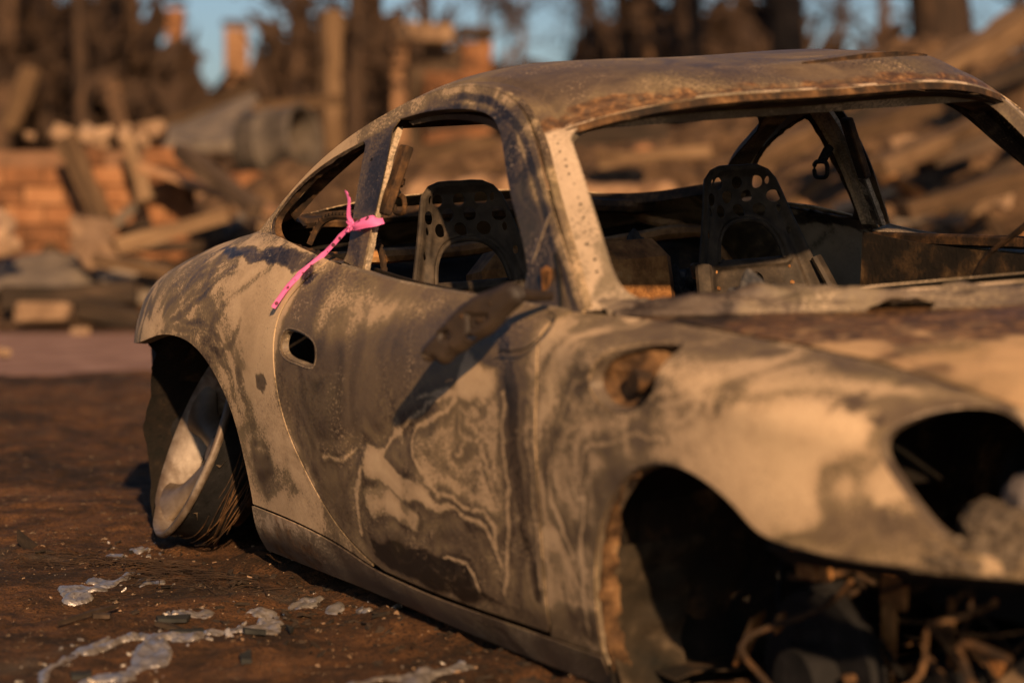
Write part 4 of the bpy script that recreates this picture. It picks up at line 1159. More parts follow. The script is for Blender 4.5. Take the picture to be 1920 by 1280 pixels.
# melted foam and undercoat crust on the arch's rear edge
pe = FARCH_EDGE[1:40]; ring = edge_on_side(resample(pe, 110))
rows = []
for k, t in enumerate(np.linspace(0, 1, 12)):
    rows.append(ring + A(.004 + .010 * t, .004 + .034 * t, 0))
V = np.stack(rows, 1).reshape(-1, 3)
nz = fbm(V, 38, 4, 6); V += np.c_[.006 * np.maximum(nz, -.2) + .003, .004 * vnoise(V, 60, 3), .008 * vnoise(V, 50, 4)]
Qc = np.c_[np.repeat(np.arange(110.), 12), np.tile(np.linspace(0, 1, 12), 110)]
V, Qc, F = clip(V, Qc, grid_faces(110, 12), smooth01(95, 40, Qc[:, 0]) * 1.1 - Qc[:, 1] + .35 * fbm(Qc * A(.06, 2.), 2, 3, 4) - .05)
obj('undercoat_crust', V, F, CRUST, CAR, thick=.004)

def part(nm, mat, *boxes):
    m = MB()
    for (c, s, r) in boxes: m.box(c, s, rotm(*r), bevel=.004)
    return m.obj(nm, mat, CAR)
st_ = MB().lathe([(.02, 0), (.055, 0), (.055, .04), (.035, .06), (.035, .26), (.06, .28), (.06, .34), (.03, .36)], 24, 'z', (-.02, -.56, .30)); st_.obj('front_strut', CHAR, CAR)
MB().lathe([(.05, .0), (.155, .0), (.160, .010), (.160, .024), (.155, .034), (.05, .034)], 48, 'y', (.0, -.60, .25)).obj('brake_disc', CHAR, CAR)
MB().lathe([(.0, -.04), (.06, -.04), (.07, .0), (.07, .05)], 24, 'y', (.0, -.61, .25)).obj('wheel_hub', CHAR, CAR)
part('upright_bracket', RUST_BRIGHT, ((.10, -.52, .33), (.035, .012, .26), (0, .08, .15)), ((.125, -.525, .41), (.06, .012, .05), (0, .1, .15)), ((.08, -.53, .215), (.09, .012, .03), (0, .05, .15)))
part('orange_plate', RUST_BRIGHT, ((-.20, -.60, .29), (.010, .05, .11), (.2, .5, .5)))
part('tow_bracket', RUST_BRIGHT, ((.05, -.64, .475), (.05, .03, .07), (.1, .1, .2)), ((.09, -.64, .465), (.02, .02, .05), (.1, .1, .2)))
part('small_clip', RUST_BRIGHT, ((-.02, -.66, .355), (.010, .03, .036), (.1, .3, .6)))
part('radiator_brace', grimy('brace_ash', [(.3, (.06, .04, .024)), (.55, (.16, .105, .06)), (.8, (.30, .205, .125))], 14), ((.42, -.44, .34), (.34, .05, .05), (0, RAD(-40), .3)), ((.52, -.40, .30), (.06, .05, .20), (0, .2, .3)))
part('thin_rod', RUST_BRIGHT, ((.24, -.50, .36), (.012, .012, .12), (0, .05, 0)))
part('brace_stub', RUST_BRIGHT, ((.33, -.50, .33), (.07, .010, .03), (0, .5, .2)))
part('bumper_beam', CHAR, ((.62, 0, .46), (.06, 1.1, .10), (0, 0, 0)))
part('front_crossmember', CHAR, ((.20, -.10, .26), (.12, .80, .08), (0, 0, 0)))
part('frame_rail', CHAR, ((.30, -.42, .44), (.75, .07, .11), (0, 0, 0)))
part('frame_rail', CHAR, ((.30, .42, .44), (.75, .07, .11), (0, 0, 0)))
for k in range(4):
    heap('suspension_debris', (.05 + .16 * k, -.52 + .05 * (k % 2), .17), (.14, .12, .07), CHAR, seed=70 + k, n=40, amp=.9)
t = np.linspace(0, 5 * 2 * np.pi, 160)
MB().tube(np.c_[-.02 + .062 * np.cos(t), -.56 + .062 * np.sin(t), .40 + .20 * t / t[-1]], .0065, 7).obj('coil_spring', RUST, CAR)
MB().tube(curve([(.02, -.62, .24), (.0, -.45, .23), (-.05, -.30, .24)], 12), .020, 8, flat=.6).obj('control_arm', RUST, CAR)
MB().tube(curve([(.10, -.62, .27), (.14, -.40, .28), (.15, -.20, .28)], 12), .010, 7).obj('tie_rod', RUST, CAR)
MB().tube(curve([(-.06, -.60, .30), (-.16, -.56, .36), (-.18, -.52, .46), (-.10, -.50, .52)], 24), .007, 6).obj('brake_hose', CHAR, CAR)
for k in range(22):
    p0 = A(RNG.uniform(-.15, .55), RNG.uniform(-.62, -.40), RNG.uniform(.24, .50)); q_ = [p0]
    for _ in range(4): q_.append(q_[-1] + RNG.normal(0, .055, 3) + A(.01, 0, -.03))
    MB().tube(curve(q_, 16), RNG.uniform(.003, .008), 6).obj('burnt_hose', (RUST, WELL, CRUST)[k % 3], CAR)
MB().tube(curve([(.30, -.52, .52), (.34, -.54, .42), (.30, -.53, .34), (.36, -.52, .26)], 24), .005, 6).obj('loose_wire', RUST, CAR)
# headlight bucket with a slumped lump of melted lamp
bk = MB().lathe([(.0, .12), (.07, .11), (.085, .05), (.088, .0)], 30, 'y', (.60, -.62, .640)); bk.obj('headlight_bucket', CHAR, CAR)
def blob(nm, c, size, mat, parent, seed=0, amp=.25, n=40, freq=2.2, **k):
    t, p = np.meshgrid(np.linspace(0, np.pi, n), np.linspace(0, 2 * np.pi, 2 * n + 1), indexing='ij')
    D = np.stack([np.sin(t) * np.cos(p), np.sin(t) * np.sin(p), np.cos(t)], -1).reshape(-1, 3)
    r = 1 + amp * fbm(D, freq, 4, seed)
    V = D * r[:, None] * np.array(size) + np.array(c)
    return obj(nm, V, grid_faces(n, 2 * n + 1), mat, parent, **k)
blob('melted_headlamp', (.575, -.668, .590), (.080, .055, .045), LUMP, CAR, 3, .18)
blob('melted_headlamp', (.62, -.62, .635), (.078, .05, .050), grimy('melted_glass', [(.3, (.12, .095, .075)), (.7, (.26, .21, .17))], 9, .5, .2, .004, .4), CAR, 9, .10)
Qx, Qz = [g.ravel() for g in np.meshgrid(np.linspace(.50, .80, 120), np.linspace(.540, .612, 50), indexing='ij')]
e_ = np.concatenate([side_y(Qx[k:k + 50], Qz[k:k + 50]) for k in range(0, 6000, 50)])
nz = np.abs(fbm(np.c_[Qx, Qz], 45, 4, 3))
V = np.c_[Qx, -(e_ + .001 + .006 * nz * smooth01(.50, .56, Qx)), Qz]
V, Qc, F = clip(V, np.c_[Qx, Qz], grid_faces(120, 50), .22 * fbm(np.c_[Qx, Qz], 25, 3, 8) + smooth01(.50, .60, Qx) - .25 - smooth01(.58, .61, Qz))
obj('nose_ash_crust', V, F, LUMP, CAR, thick=.002)
sheet('fender_underlip', [[(x, -(side_y(x, .545)[0] - .01), .545) for x in np.linspace(.23, .85, 30)], [(x, -(side_y(x, .545)[0] - .05), .515) for x in np.linspace(.23, .85, 30)]], CHAR)
# rear wheel, collapsed and leaning in at the top
wheel = MB().lathe([(.244, -.106), (.254, -.112), (.255, -.122), (.247, -.128), (.236, -.108), (.226, -.085), (.218, -.04), (.214, .0)], 96, 'y')
V = np.array(wheel.v)
ang = np.arctan2(V[:, 2], V[:, 0])
bite = np.exp(-((ang - RAD(-122)) / .13)**2) * smooth01(-.08, -.12, V[:, 1])
V[:, 0] *= 1 - .06 * bite * (1 + fbm(V, 60, 2, 3)); V[:, 2] *= 1 - .06 * bite
wheel = obj('rear_wheel', V, wheel.f, RIM, CAR)
wheel.location = (-2.42, -.650, .392)
wheel.rotation_euler = (RAD(-25), 0, RAD(-12))
br = MB().lathe([(.2445, -.105), (.234, -.085), (.227, -.04), (.222, .0), (.200, .015)], 96, 'y')
V = np.array(br.v); V[:, [0, 2]] *= 1 + .02 * np.abs(fbm(V * A(4, 22, 4), 2, 3, 5))[:, None]
obj('barrel', V, br.f, CHAR, wheel)
hub = MB().lathe([(.0, -.078), (.030, -.078), (.036, -.066), (.066, -.060), (.074, -.044), (.078, .0), (.05, .05)], 40, 'y').obj('hub', RIM_FACE, wheel)
for k in range(5):
    t0 = 2 * math.pi * (k + .18) / 5
    P = []; W = []
    for s_ in np.linspace(0, 1, 22):
        r = .058 + .172 * s_; a = t0 + .10 * math.sin(s_ * 3.0)
        P.append((r, a, -.050 - .050 * s_**1.4)); W.append(.040 + .010 * (max(0, .45 - s_) * 2)**2 + .045 * max(0, s_ - .55)**1.5 * 3)
    rows = []
    for (r, a, h), w in zip(P, W):
        er = A(math.cos(a), 0, math.sin(a)); et = A(-math.sin(a), 0, math.cos(a)); c = er * r + A(0, h, 0)
        sec = [(-1, .012), (-.92, -.004), (-.45, -.016), (0, -.020), (.45, -.016), (.92, -.004), (1, .012), (.6, .026), (-.6, .026), (-1, .012)]
        rows.append([c + et * w * s1 + A(0, s2, 0) for s1, s2 in sec])
    V = np.array(rows).reshape(-1, 3)
    obj('spoke', V, grid_faces(22, 10), RIM_FACE, wheel)
for k in range(5):
    t0 = 2 * math.pi * (k + .68) / 5
    MB().lathe([(0, -.004), (.009, -.004), (.010, .012)], 10, 'y', (.048 * math.cos(t0), -.066, .048 * math.sin(t0))).obj('lug_hole', CHAR, wheel)
MB().lathe([(.0, -.040), (.216, -.040), (.217, -.02)], 40, 'y').obj('spoke_gap_shade', CHAR, wheel)  # added black disc, stands in for the shade between the spokes
MB().lathe([(.07, .03), (.160, .03), (.165, .04), (.165, .055), (.07, .058)], 40, 'y').obj('brake_disc', RUST, wheel)
# burnt tyre wires round the barrel
tw = MB()
for k in range(26):
    h = RNG.uniform(-.08, .02); a = RNG.uniform(-2.2, .6); b = a + RNG.uniform(.8, 2.2); r = .228 + RNG.uniform(0, .016)
    t = np.linspace(a, b, 26)
    tw.tube(np.c_[r * np.cos(t), h + .012 * np.sin(t * 3 + k), r * np.sin(t)], .0016, 4)
tw.obj('tyre_wire', RUST, wheel)

# charred tail: bumper beam, silencer and scraps behind the wheel
part('rear_bumper_beam', CHAR, ((-2.98, -.02, .60), (.10, 1.24, .11), (0, 0, 0)), ((-2.86, -.60, .60), (.22, .06, .10), (0, 0, .25)))
bm = MB(); ys = np.linspace(-.70, -.10, 40)
bm.tube(np.c_[-2.80 + .02 * np.sin(ys * 9), ys, .43 + .02 * vnoise(np.c_[ys, ys], 6, 1)], .115 + .02 * vnoise(np.c_[ys, ys], 9, 3) - .06 * smooth01(-.62, -.70, ys), 18)
bm.obj('silencer', CHAR, CAR)
for k in range(4):
    blob('charred_tail_scrap', (RNG.uniform(-2.9, -2.72), RNG.uniform(-.62, -.45), RNG.uniform(.32, .58)), RNG.uniform(.05, .12, 3), CHAR, CAR, 20 + k, .5, 24, 2.5)
sheet('melted_bumper_skin', [[(-2.72, y, .70) for y in (-.79, -.60)], [(-2.86, y, .62) for y in (-.70, -.50)], [(-2.92, y, .50) for y in (-.66, -.45)], [(-2.93, y, .36) for y in (-.62, -.45)]], CHAR, rough=.035, seed=6)
sheet('inner_wheel_skirt', [[(-1.94, y, .66) for y in (-.80, -.42)], [(-1.90, y, .45) for y in (-.79, -.42)], [(-1.95, y, .27) for y in (-.75, -.42)]], WELL, rough=.012, seed=8)
sheet('engine_bay_floor', [[(-1.9, y, .27) for y in (-.58, .58)], [(-2.9, y, .30) for y in (-.55, .55)]], CHAR)
sheet('rear_panel', [[(-3.0, y, .40) for y in (-.52, .52)], [(-3.1, y, .70) for y in (-.48, .48)], [(-3.0, y, .88) for y in (-.45, .45)]], CHAR)

# ------------------------------------------------------------------ pink ribbon tied round the B pillar
def strip(path, width, normal_hint, n=60, twist=0.0, thick=.0012):
    P = curve(path, n); T = np.gradient(P, axis=0); T /= np.linalg.norm(T, axis=1, keepdims=True)
    N = np.array(normal_hint, float); N = np.repeat(N[None], n, 0) if N.ndim == 1 else resample(N, n)
    B = np.cross(T, N); B /= np.linalg.norm(B, axis=1, keepdims=True); N2 = np.cross(B, T)
    a = np.linspace(0, twist, n)[:, None]
    B2 = B * np.cos(a) + N2 * np.sin(a)
    W = np.full(n, width) if np.isscalar(width) else np.interp(np.linspace(0, 1, n), np.linspace(0, 1, len(width)), width)
    L = np.r_[0, np.cumsum(np.linalg.norm(np.diff(P, axis=0), axis=1))]
    ks = np.linspace(-.5, .5, 7)
    NN = np.cross(B2, T)
    V = np.stack([P + B2 * W[:, None] * k + NN * (.003 * math.cos(k * 5.5)) + NN * (.0025 * vnoise(np.c_[L, L * 0 + k], 45, 5))[:, None] for k in ks], 1).reshape(-1, 3)
    UV = np.stack([np.stack([L / .024, np.full(n, (k + .5) * 1.0), np.zeros(n)], 1) for k in ks], 1).reshape(-1, 3)
    return V, grid_faces(n, 7), UV
def ribbon_piece(nm, parent, *a, **k):
    V, F, UV = strip(*a, **k)
    o = obj(nm, V, F, RIBBON, parent)
    at = o.data.attributes.new('uvr', 'FLOAT_VECTOR', 'POINT'); at.data.foreach_set('vector', UV.astype(np.float32).ravel())
    return o
RC = Matrix.Rotation(RAD(2.8422), 4, 'X')
kn = RC @ Vector((-1.505, -.715, 1.012)) + Vector((0, 0, -.15))
ribbon = empty('pink_ribbon', kn, (RAD(2.8422), 0, 0), label='pink dotted marking tape knotted round the pillar between the side windows', cat='ribbon')
K = A(-1.505, -.715, 1.012)
rel = lambda pts: [tuple(A(*p) - K) for p in pts]
ribbon_piece('tail', ribbon, rel([(-1.512,-.722,1.012),(-1.545,-.732,.995),(-1.585,-.752,.960),(-1.618,-.790,.922),(-1.648,-.826,.880),(-1.672,-.853,.835)]), [.009, .015, .017, .016, .017, .015, .012], (-.25, -1, .35), twist=.7)
ribbon_piece('loose_end', ribbon, rel([(-1.510,-.722,1.012),(-1.515,-.728,1.035),(-1.512,-.726,1.062),(-1.532,-.724,1.090)]), [.012, .020, .016, .006], (.3, -1, 0), twist=1.2)
ribbon_piece('wrap', ribbon, rel([(-1.528,-.716,1.010),(-1.500,-.724,1.012),(-1.470,-.716,1.020),(-1.448,-.700,1.024),(-1.444,-.680,1.024)]), [.012, .018, .024, .027, .026], (0, -1, .2), n=40)
ribbon_piece('wrap', ribbon, rel([(-1.518,-.718,1.010),(-1.545,-.708,1.018),(-1.562,-.690,1.022)]), [.010, .018, .020], (0, -1, .2), n=24)
kb = MB()
for k in range(7):
    a = RNG.uniform(0, 6.28); kb.tube([tuple(RNG.normal(0, .006, 3) + A(-.005, -.010, 0)) for _ in range(4)], .0045, 6)
kb.obj('knot', RIBBON, ribbon)
# ------------------------------------------------------------------ ground
RGT = np.array(CAM_R)[:2]; FWD = np.array([-RGT[1], RGT[0]]); CXY = np.array(CAM_LOC[:2])
def spot(lat, dist, z=0.0):
    """a point on the site: metres to the right and metres ahead of where the photographer stood"""
    p = CXY + RGT * lat + FWD * dist; return np.array([p[0], p[1], z])

def ground_z(P):
    d = (P[:, :2] - CXY) @ FWD
    near = smooth01(13.5, 9.0, d)
    h = .018 * fbm(P[:, :2], .9, 3, 2) + .010 * fbm(P[:, :2], 5, 4, 7) + .005 * fbm(P[:, :2], 32, 2, 9)
    near = near * smooth01(.0, 1.0, d)
    car_d = np.maximum(np.abs(P[:, 1]) - .72, 0) + np.maximum(np.abs(P[:, 0] + 1.1) - 1.1, 0)
    h = h + .022 * smooth01(.16, .0, car_d) * (1 + fbm(P[:, :2], 9, 2, 13))
    return h * near - .012
def ground_sheet():
    # fine patch round the car, coarse skirt to the horizon, as one sheet
    def axis(lo, hi, n, far):
        a = np.linspace(lo, hi, n); k = np.geomspace(.06, far, 26)
        return np.r_[lo - k[::-1], a, hi + k]
    la = axis(-3.2, 3.0, 300, 900); da = axis(3.0, 12.5, 420, 900)
    L_, D_ = [g.ravel() for g in np.meshgrid(la, da, indexing='ij')]
    XY = CXY + L_[:, None] * RGT + D_[:, None] * FWD
    V = np.c_[XY, np.zeros(len(XY))]; V[:, 2] = ground_z(V)
    return obj('ground', V, grid_faces(len(la), len(da))[:, ::-1], DIRT, kind='structure')
ground_sheet()
c = spot(0, 13.15, -.0535); 
pm = MB(); pm.box((0, 0, 0), (60, 3.15, .09)); po = pm.obj('path', PATH, kind='structure'); po.location = c; po.rotation_euler = (0, 0, math.atan2(RGT[1], RGT[0]))
# loose grit on the dirt
V = []; F = []
N = 20000
la = RNG.uniform(-2.4, 1.2, N); da = 4.0 + 7.2 * RNG.uniform(0, 1, N)**1.2
cl = vnoise(np.c_[la, da], 2.0, 4)
sz = RNG.lognormal(-6.15, .6, N) * (1 + .5 * cl); sz = np.clip(sz, .0008, .011)
base = np.array([(1, 0, -.2), (-.5, .87, -.2), (-.5, -.87, -.2), (.1, .05, .8), (.4, .6, .4)])
P = np.array(CXY) + la[:, None] * RGT + da[:, None] * FWD
zz = ground_z(np.c_[P, P[:, :1]])
for i in range(N):
    a = RNG.uniform(0, 6.28); c_, s_ = math.cos(a), math.sin(a)
    B = base * RNG.uniform(.6, 1.4, base.shape) * sz[i] * A(1.3, 1, .6)
    B = np.c_[B[:, 0] * c_ - B[:, 1] * s_, B[:, 0] * s_ + B[:, 1] * c_, B[:, 2]] + A(P[i, 0], P[i, 1], zz[i])
    n = 5 * i; V.append(B); F += [(n, n + 4, n + 3), (n + 4, n + 1, n + 3), (n + 1, n + 2, n + 3), (n + 2, n, n + 3)]
gm = Mat('loose_grit', .9, .2)
gv = gm.noise(900, 0, .5); gm.color(gm.ramp(gv, [(.42, (.012, .008, .005)), (.54, (.050, .027, .013)), (.62, (.12, .068, .034)), (.69, (.40, .29, .19))]))
obj('grit', np.vstack(V), np.array(F), gm.m, smooth=False, kind='stuff', label='loose dark grit and ash flecks on the dirt')
# burnt needles, wire and splinters gathered by the rear wheel
nd = MB()
for k in range(260):
    lat, dist = RNG.normal(0, .20), RNG.normal(0, .16)
    p = A(-2.15, -.98, 0) + A(dist * .9 + lat * .5, lat * .35 - abs(dist) * .2, 0)
    if p[1] > -.72: p[1] = -.72 - RNG.uniform(0, .3)
    a = RNG.normal(.5, .8); l = RNG.uniform(.03, .14)
    z0 = ground_z(np.array([p]))[0] + RNG.uniform(.001, .012)
    t = np.linspace(-.5, .5, 5)
    nd.tube(np.c_[p[0] + t * l * math.cos(a), p[1] + t * l * math.sin(a) + .006 * np.sin(t * 5 + k), z0 + .004 * np.cos(t * 4)], RNG.uniform(.0005, .0013), 4, False)
nd.obj('burnt_needles', TWIG, kind='stuff', label='burnt needles and wire gathered by the rear wheel')

# ------------------------------------------------------------------ hardened aluminium and shards
PUDDLES = [
 ('flat silvery puddle of hardened aluminium, leftmost on the dirt', [(-2.023, -1.274),(-2.031, -1.234),(-2.007, -1.219),(-1.987, -1.183),(-1.953, -1.205),(-1.956, -1.237),(-1.887, -1.249),(-1.857, -1.276),(-1.866, -1.318),(-1.931, -1.301)]),
 ('narrow silvery aluminium run just above the leftmost puddle', [(-2.061, -1.202),(-2.094, -1.174),(-2.065, -1.141),(-2.112, -1.09),(-2.13, -1.063),(-2.065, -1.093),(-2.036, -1.128),(-1.996, -1.171),(-2.024, -1.203)]),
 ('small humped aluminium bead nearest below the rear wheel', [(-2.004, -1.101),(-2.043, -1.067),(-2.049, -1.035),(-2.014, -1.032),(-1.981, -1.047),(-1.987, -1.069),(-1.964, -1.097)]),
 ('oval aluminium drop lying in front of the rear wheel rim', [(-2.425, -0.975),(-2.4, -0.991),(-2.396, -1.009),(-2.415, -1.018),(-2.446, -1.014),(-2.472, -0.998),(-2.476, -0.98),(-2.456, -0.97)]),
 ('small aluminium drop touching the shadow of the rear wheel', [(-2.492, -0.895),(-2.457, -0.913),(-2.448, -0.93),(-2.47, -0.935),(-2.51, -0.926),(-2.545, -0.907),(-2.555, -0.89),(-2.533, -0.885)]),
 ('thin flat aluminium splash beside a bluish slate shard', [(-1.609, -1.181),(-1.617, -1.155),(-1.596, -1.118),(-1.596, -1.077),(-1.566, -1.089),(-1.546, -1.138),(-1.565, -1.162)]),
 ('broad dusty aluminium tongue with rounded silver tip', [(-1.38, -1.186),(-1.408, -1.158),(-1.4, -1.13),(-1.44, -1.082),(-1.449, -1.042),(-1.505, -1.004),(-1.464, -0.981),(-1.395, -1.002),(-1.35, -1.04),(-1.36, -1.08),(-1.38, -1.116),(-1.354, -1.162),(-1.316, -1.195),(-1.337, -1.2)]),
 ('short aluminium splash uphill of the dusty broad tongue', [(-1.563, -1.009),(-1.582, -0.981),(-1.558, -0.949),(-1.526, -0.953),(-1.528, -0.985),(-1.531, -1.012)]),
 ('flaky aluminium patch closest to the rear end of the sill', [(-1.599, -0.893),(-1.633, -0.849),(-1.635, -0.8),(-1.595, -0.809),(-1.562, -0.853),(-1.544, -0.889)]),
 ('large branching aluminium flow with thick rounded fingers', [(-1.214, -1.515),(-1.246, -1.489),(-1.266, -1.442),(-1.306, -1.386),(-1.347, -1.329),(-1.397, -1.284),(-1.401, -1.256),(-1.386, -1.219),(-1.326, -1.204),(-1.294, -1.213),(-1.236, -1.262),(-1.226, -1.308),(-1.263, -1.31),(-1.162, -1.341),(-1.09, -1.373),(-1.039, -1.42),(-1.033, -1.447),(-0.963, -1.492),(-0.933, -1.53),(-0.889, -1.569),(-0.863, -1.601),(-0.922, -1.565),(-0.964, -1.531),(-0.975, -1.55),(-0.938, -1.593),(-0.882, -1.635),(-0.91, -1.633),(-0.993, -1.582),(-1.029, -1.534),(-1.023, -1.505),(-1.074, -1.463),(-1.179, -1.412),(-1.251, -1.373),(-1.296, -1.348),(-1.266, -1.4),(-1.217, -1.459),(-1.185, -1.511)]),
 ('long thin aluminium trail running along the left of the branching flow', [(-0.982, -1.672),(-1.084, -1.633),(-1.126, -1.594),(-1.15, -1.578),(-1.228, -1.52),(-1.297, -1.455),(-1.374, -1.378),(-1.406, -1.323),(-1.415, -1.294),(-1.365, -1.339),(-1.323, -1.396),(-1.256, -1.466),(-1.187, -1.526),(-1.128, -1.578),(-1.074, -1.615),(-1.007, -1.645),(-0.917, -1.697)]),
 ('ragged aluminium streak at the edge of the sill shadow', [(-0.688, -1.183),(-0.717, -1.089),(-0.737, -1.013),(-0.761, -0.942),(-0.77, -0.861),(-0.746, -0.878),(-0.711, -0.968),(-0.674, -1.012),(-0.636, -1.036),(-0.648, -1.058),(-0.686, -1.072),(-0.676, -1.125),(-0.65, -1.186)]),
 ('single rounded aluminium drop near the sill shadow edge', [(-1.486, -0.811),(-1.459, -0.83),(-1.453, -0.847),(-1.471, -0.852),(-1.504, -0.842),(-1.532, -0.824),(-1.538, -0.806),(-1.519, -0.801)]),
 ('small flat aluminium drop half inside the sill shadow', [(-1.393, -0.78),(-1.375, -0.794),(-1.372, -0.807),(-1.385, -0.812),(-1.407, -0.806),(-1.425, -0.792),(-1.429, -0.779),(-1.415, -0.774)]),
]
SHARDS = [[(-1.45, -1.233), (-1.415, -1.17), (-1.382, -1.181), (-1.41, -1.244)], [(-1.374, -1.097), (-1.334, -1.062), (-1.312, -1.07), (-1.347, -1.104)], [(-1.558, -1.222), (-1.537, -1.15), (-1.497, -1.175), (-1.523, -1.231)], [(-1.522, -1.453), (-1.637, -1.339), (-1.677, -1.263), (-1.608, -1.345)], [(-1.619, -1.346), (-1.59, -1.312), (-1.564, -1.324), (-1.582, -1.355)], [(-1.05, -1.242), (-1.085, -1.202), (-0.993, -1.239), (-0.994, -1.261)], [(-1.058, -1.586), (-1.046, -1.547), (-1.011, -1.56), (-1.021, -1.595)], [(-1.367, -1.001), (-1.328, -1.0), (-1.301, -1.021)]]

def puddle(label, poly, H=.012):
    poly = np.array(poly); pc = resample(np.vstack([curve(poly, 6 * len(poly), True)] * 1), 6 * len(poly)); cc = poly.mean(0); pc = pc + .004 * (pc - cc) / (np.linalg.norm(pc - cc, axis=1, keepdims=True) + 1e-6)
    lo, hi = pc.min(0) - .01, pc.max(0) + .01
    n = np.clip(((hi - lo) / .0035).astype(int), 12, 190)
    X, Y = [g.ravel() for g in np.meshgrid(np.linspace(lo[0], hi[0], n[0]), np.linspace(lo[1], hi[1], n[1]), indexing='ij')]
    Q = np.c_[X, Y]; P = Q + .004 * np.c_[fbm(Q, 40, 3, 3), fbm(Q, 40, 3, 8)]
    d = sdf(P, pc) - .0035 * np.abs(fbm(Q, 55, 3, 12)); d = np.where(fbm(Q, 30, 3, 14) > .85, -1e-3, d)
    w = .011
    k = np.clip(d / w, 0, 1)
    h = H * np.sqrt(np.clip(1 - (1 - k)**2, 0, 1)) * (1 + .35 * fbm(Q, 14, 3, 5)) + .002 * fbm(Q, 50, 2, 6) * k
    g = ground_z(np.c_[Q, X])
    V = np.c_[Q, g + h - .002]
    V, Q2, F = clip(V, Q, grid_faces(n[0], n[1]), d)
    c = A(pc[:, 0].mean(), pc[:, 1].mean(), 0)
    o = obj('hardened_aluminium', V - c, F, PUDDLE, thick=.004, label=label, cat='metal puddle', group='hardened aluminium runs on the dirt')
    o.location = c
for k, (lab, poly) in enumerate(PUDDLES):
    puddle(lab, poly, .011 if k in (9, 6, 0) else .008)
# splashes and scraps too small to pick apart
def flakes(name, centers, spread, n, size, mat, label, flat=.25):
    V = []; F = []
    for i in range(n):
        c = np.array(centers[RNG.integers(len(centers))]) + RNG.normal(0, spread, 2)
        if abs(c[1]) < .74 and c[0] > -2.0: continue
        s = RNG.lognormal(math.log(size), .5); m = RNG.integers(4, 7); a = np.sort(RNG.uniform(0, 6.28, m))
        r = s * RNG.uniform(.5, 1.2, m); z = ground_z(np.array([[c[0], c[1], 0]]))[0]
        tl = RNG.normal(0, .35, 2)
        x = r * np.cos(a); y = r * np.sin(a); h = tl[0] * x + tl[1] * y
        k = len(V) and sum(len(v) for v in V)
        V.append(np.vstack([np.c_[c[0] + x, c[1] + y, z + h + s * flat], np.c_[c[0] + x, c[1] + y, z + h - .001], [[c[0], c[1], z + s * flat * 1.4]]]))
        for j in range(m):
            q = (j + 1) % m
            F += [(k + j, k + q, k + 2 * m), (k + m + j, k + m + q, k + q), (k + m + j, k + q, k + j)]
    obj(name, np.vstack(V), np.array(F), mat, smooth=False, kind='stuff', label=label)
flakes('aluminium_splash', [p for _, poly in PUDDLES for p in poly], .045, 170, .0040, PUDDLE, 'fine silvery aluminium splashes round the runs', .5)
side_pts = [(x, -.86) for x in np.linspace(-1.9, -.4, 12)] + [(-2.2, -.98), (-2.0, -1.0), (-2.45, -1.05), (-1.6, -1.05)]
flakes('scorched_scraps', side_pts, .12, 700, .007, DARKWOOD, 'scorched flakes and scraps gathered along the sill')
flakes('ash_flakes', side_pts, .22, 220, .004, PALE, 'pale ash flakes strewn along the sill')
SH_LAB = ['dark oblong slate shard above the branching aluminium flow', 'greenish slate shard on the broad aluminium tongue', 'bluish slate shard beside the thin aluminium splash', 'long charred splinter left of the branching aluminium flow',
          'short dark sliver next to the long charred splinter', 'dark curved shard right of the branching aluminium flow', 'dark flat shard left of the thick aluminium fingers', 'little greenish chip right of the broad aluminium tongue']
for lab, p in zip(SH_LAB, SHARDS):
    p = np.array(p); c = p.mean(0); n = len(p)
    z = ground_z(np.array([[c[0], c[1], 0]]))[0]
    top = np.c_[p - c, RNG.uniform(.005, .009, n)]; bot = np.c_[p - c, np.full(n, -.002)]
    o = obj('shard', np.vstack([bot, top]), [tuple(range(n))[::-1], tuple(range(n, 2 * n))] + [(i, (i + 1) % n, n + (i + 1) % n, n + i) for i in range(n)], SLATE if 'splinter' not in lab else DARKWOOD, smooth=False, label=lab, cat='shard', group='shards on the dirt')
    o.location = (c[0], c[1], z + .004)
# ------------------------------------------------------------------ background
YAW = math.atan2(RGT[1], RGT[0])
def at_px(px, dist):            # metres sideways for a bearing
    return (px - 960) / 4533 * dist
def hz(py, dist):               # height above the dirt for an elevation angle
    return CAM_LOC[2] + (336 - py) / 4533 * dist

# distant hill
us = np.linspace(-140, 160, 160)
ridge = 14 + 9 * np.exp(-((us + 70) / 26)**2) + 4 * fbm(np.c_[us, us * 0], .03, 4, 5) - 6 * smooth01(-30, 0, us) + 5 * smooth01(25, 90, us)
rows = []
for t in np.linspace(0, 1, 24):
    rows.append(np.array([spot(u, 420 + 160 * t, r * math.sin(t * math.pi / 2) * 1.05 - 1) for u, r in zip(us, ridge)]))
V = np.stack(rows, 1).reshape(-1, 3); V[:, 2] += fbm(V[:, :2], .05, 3, 4) * .6
obj('hill', V, grid_faces(160, 24), HILL, kind='structure')

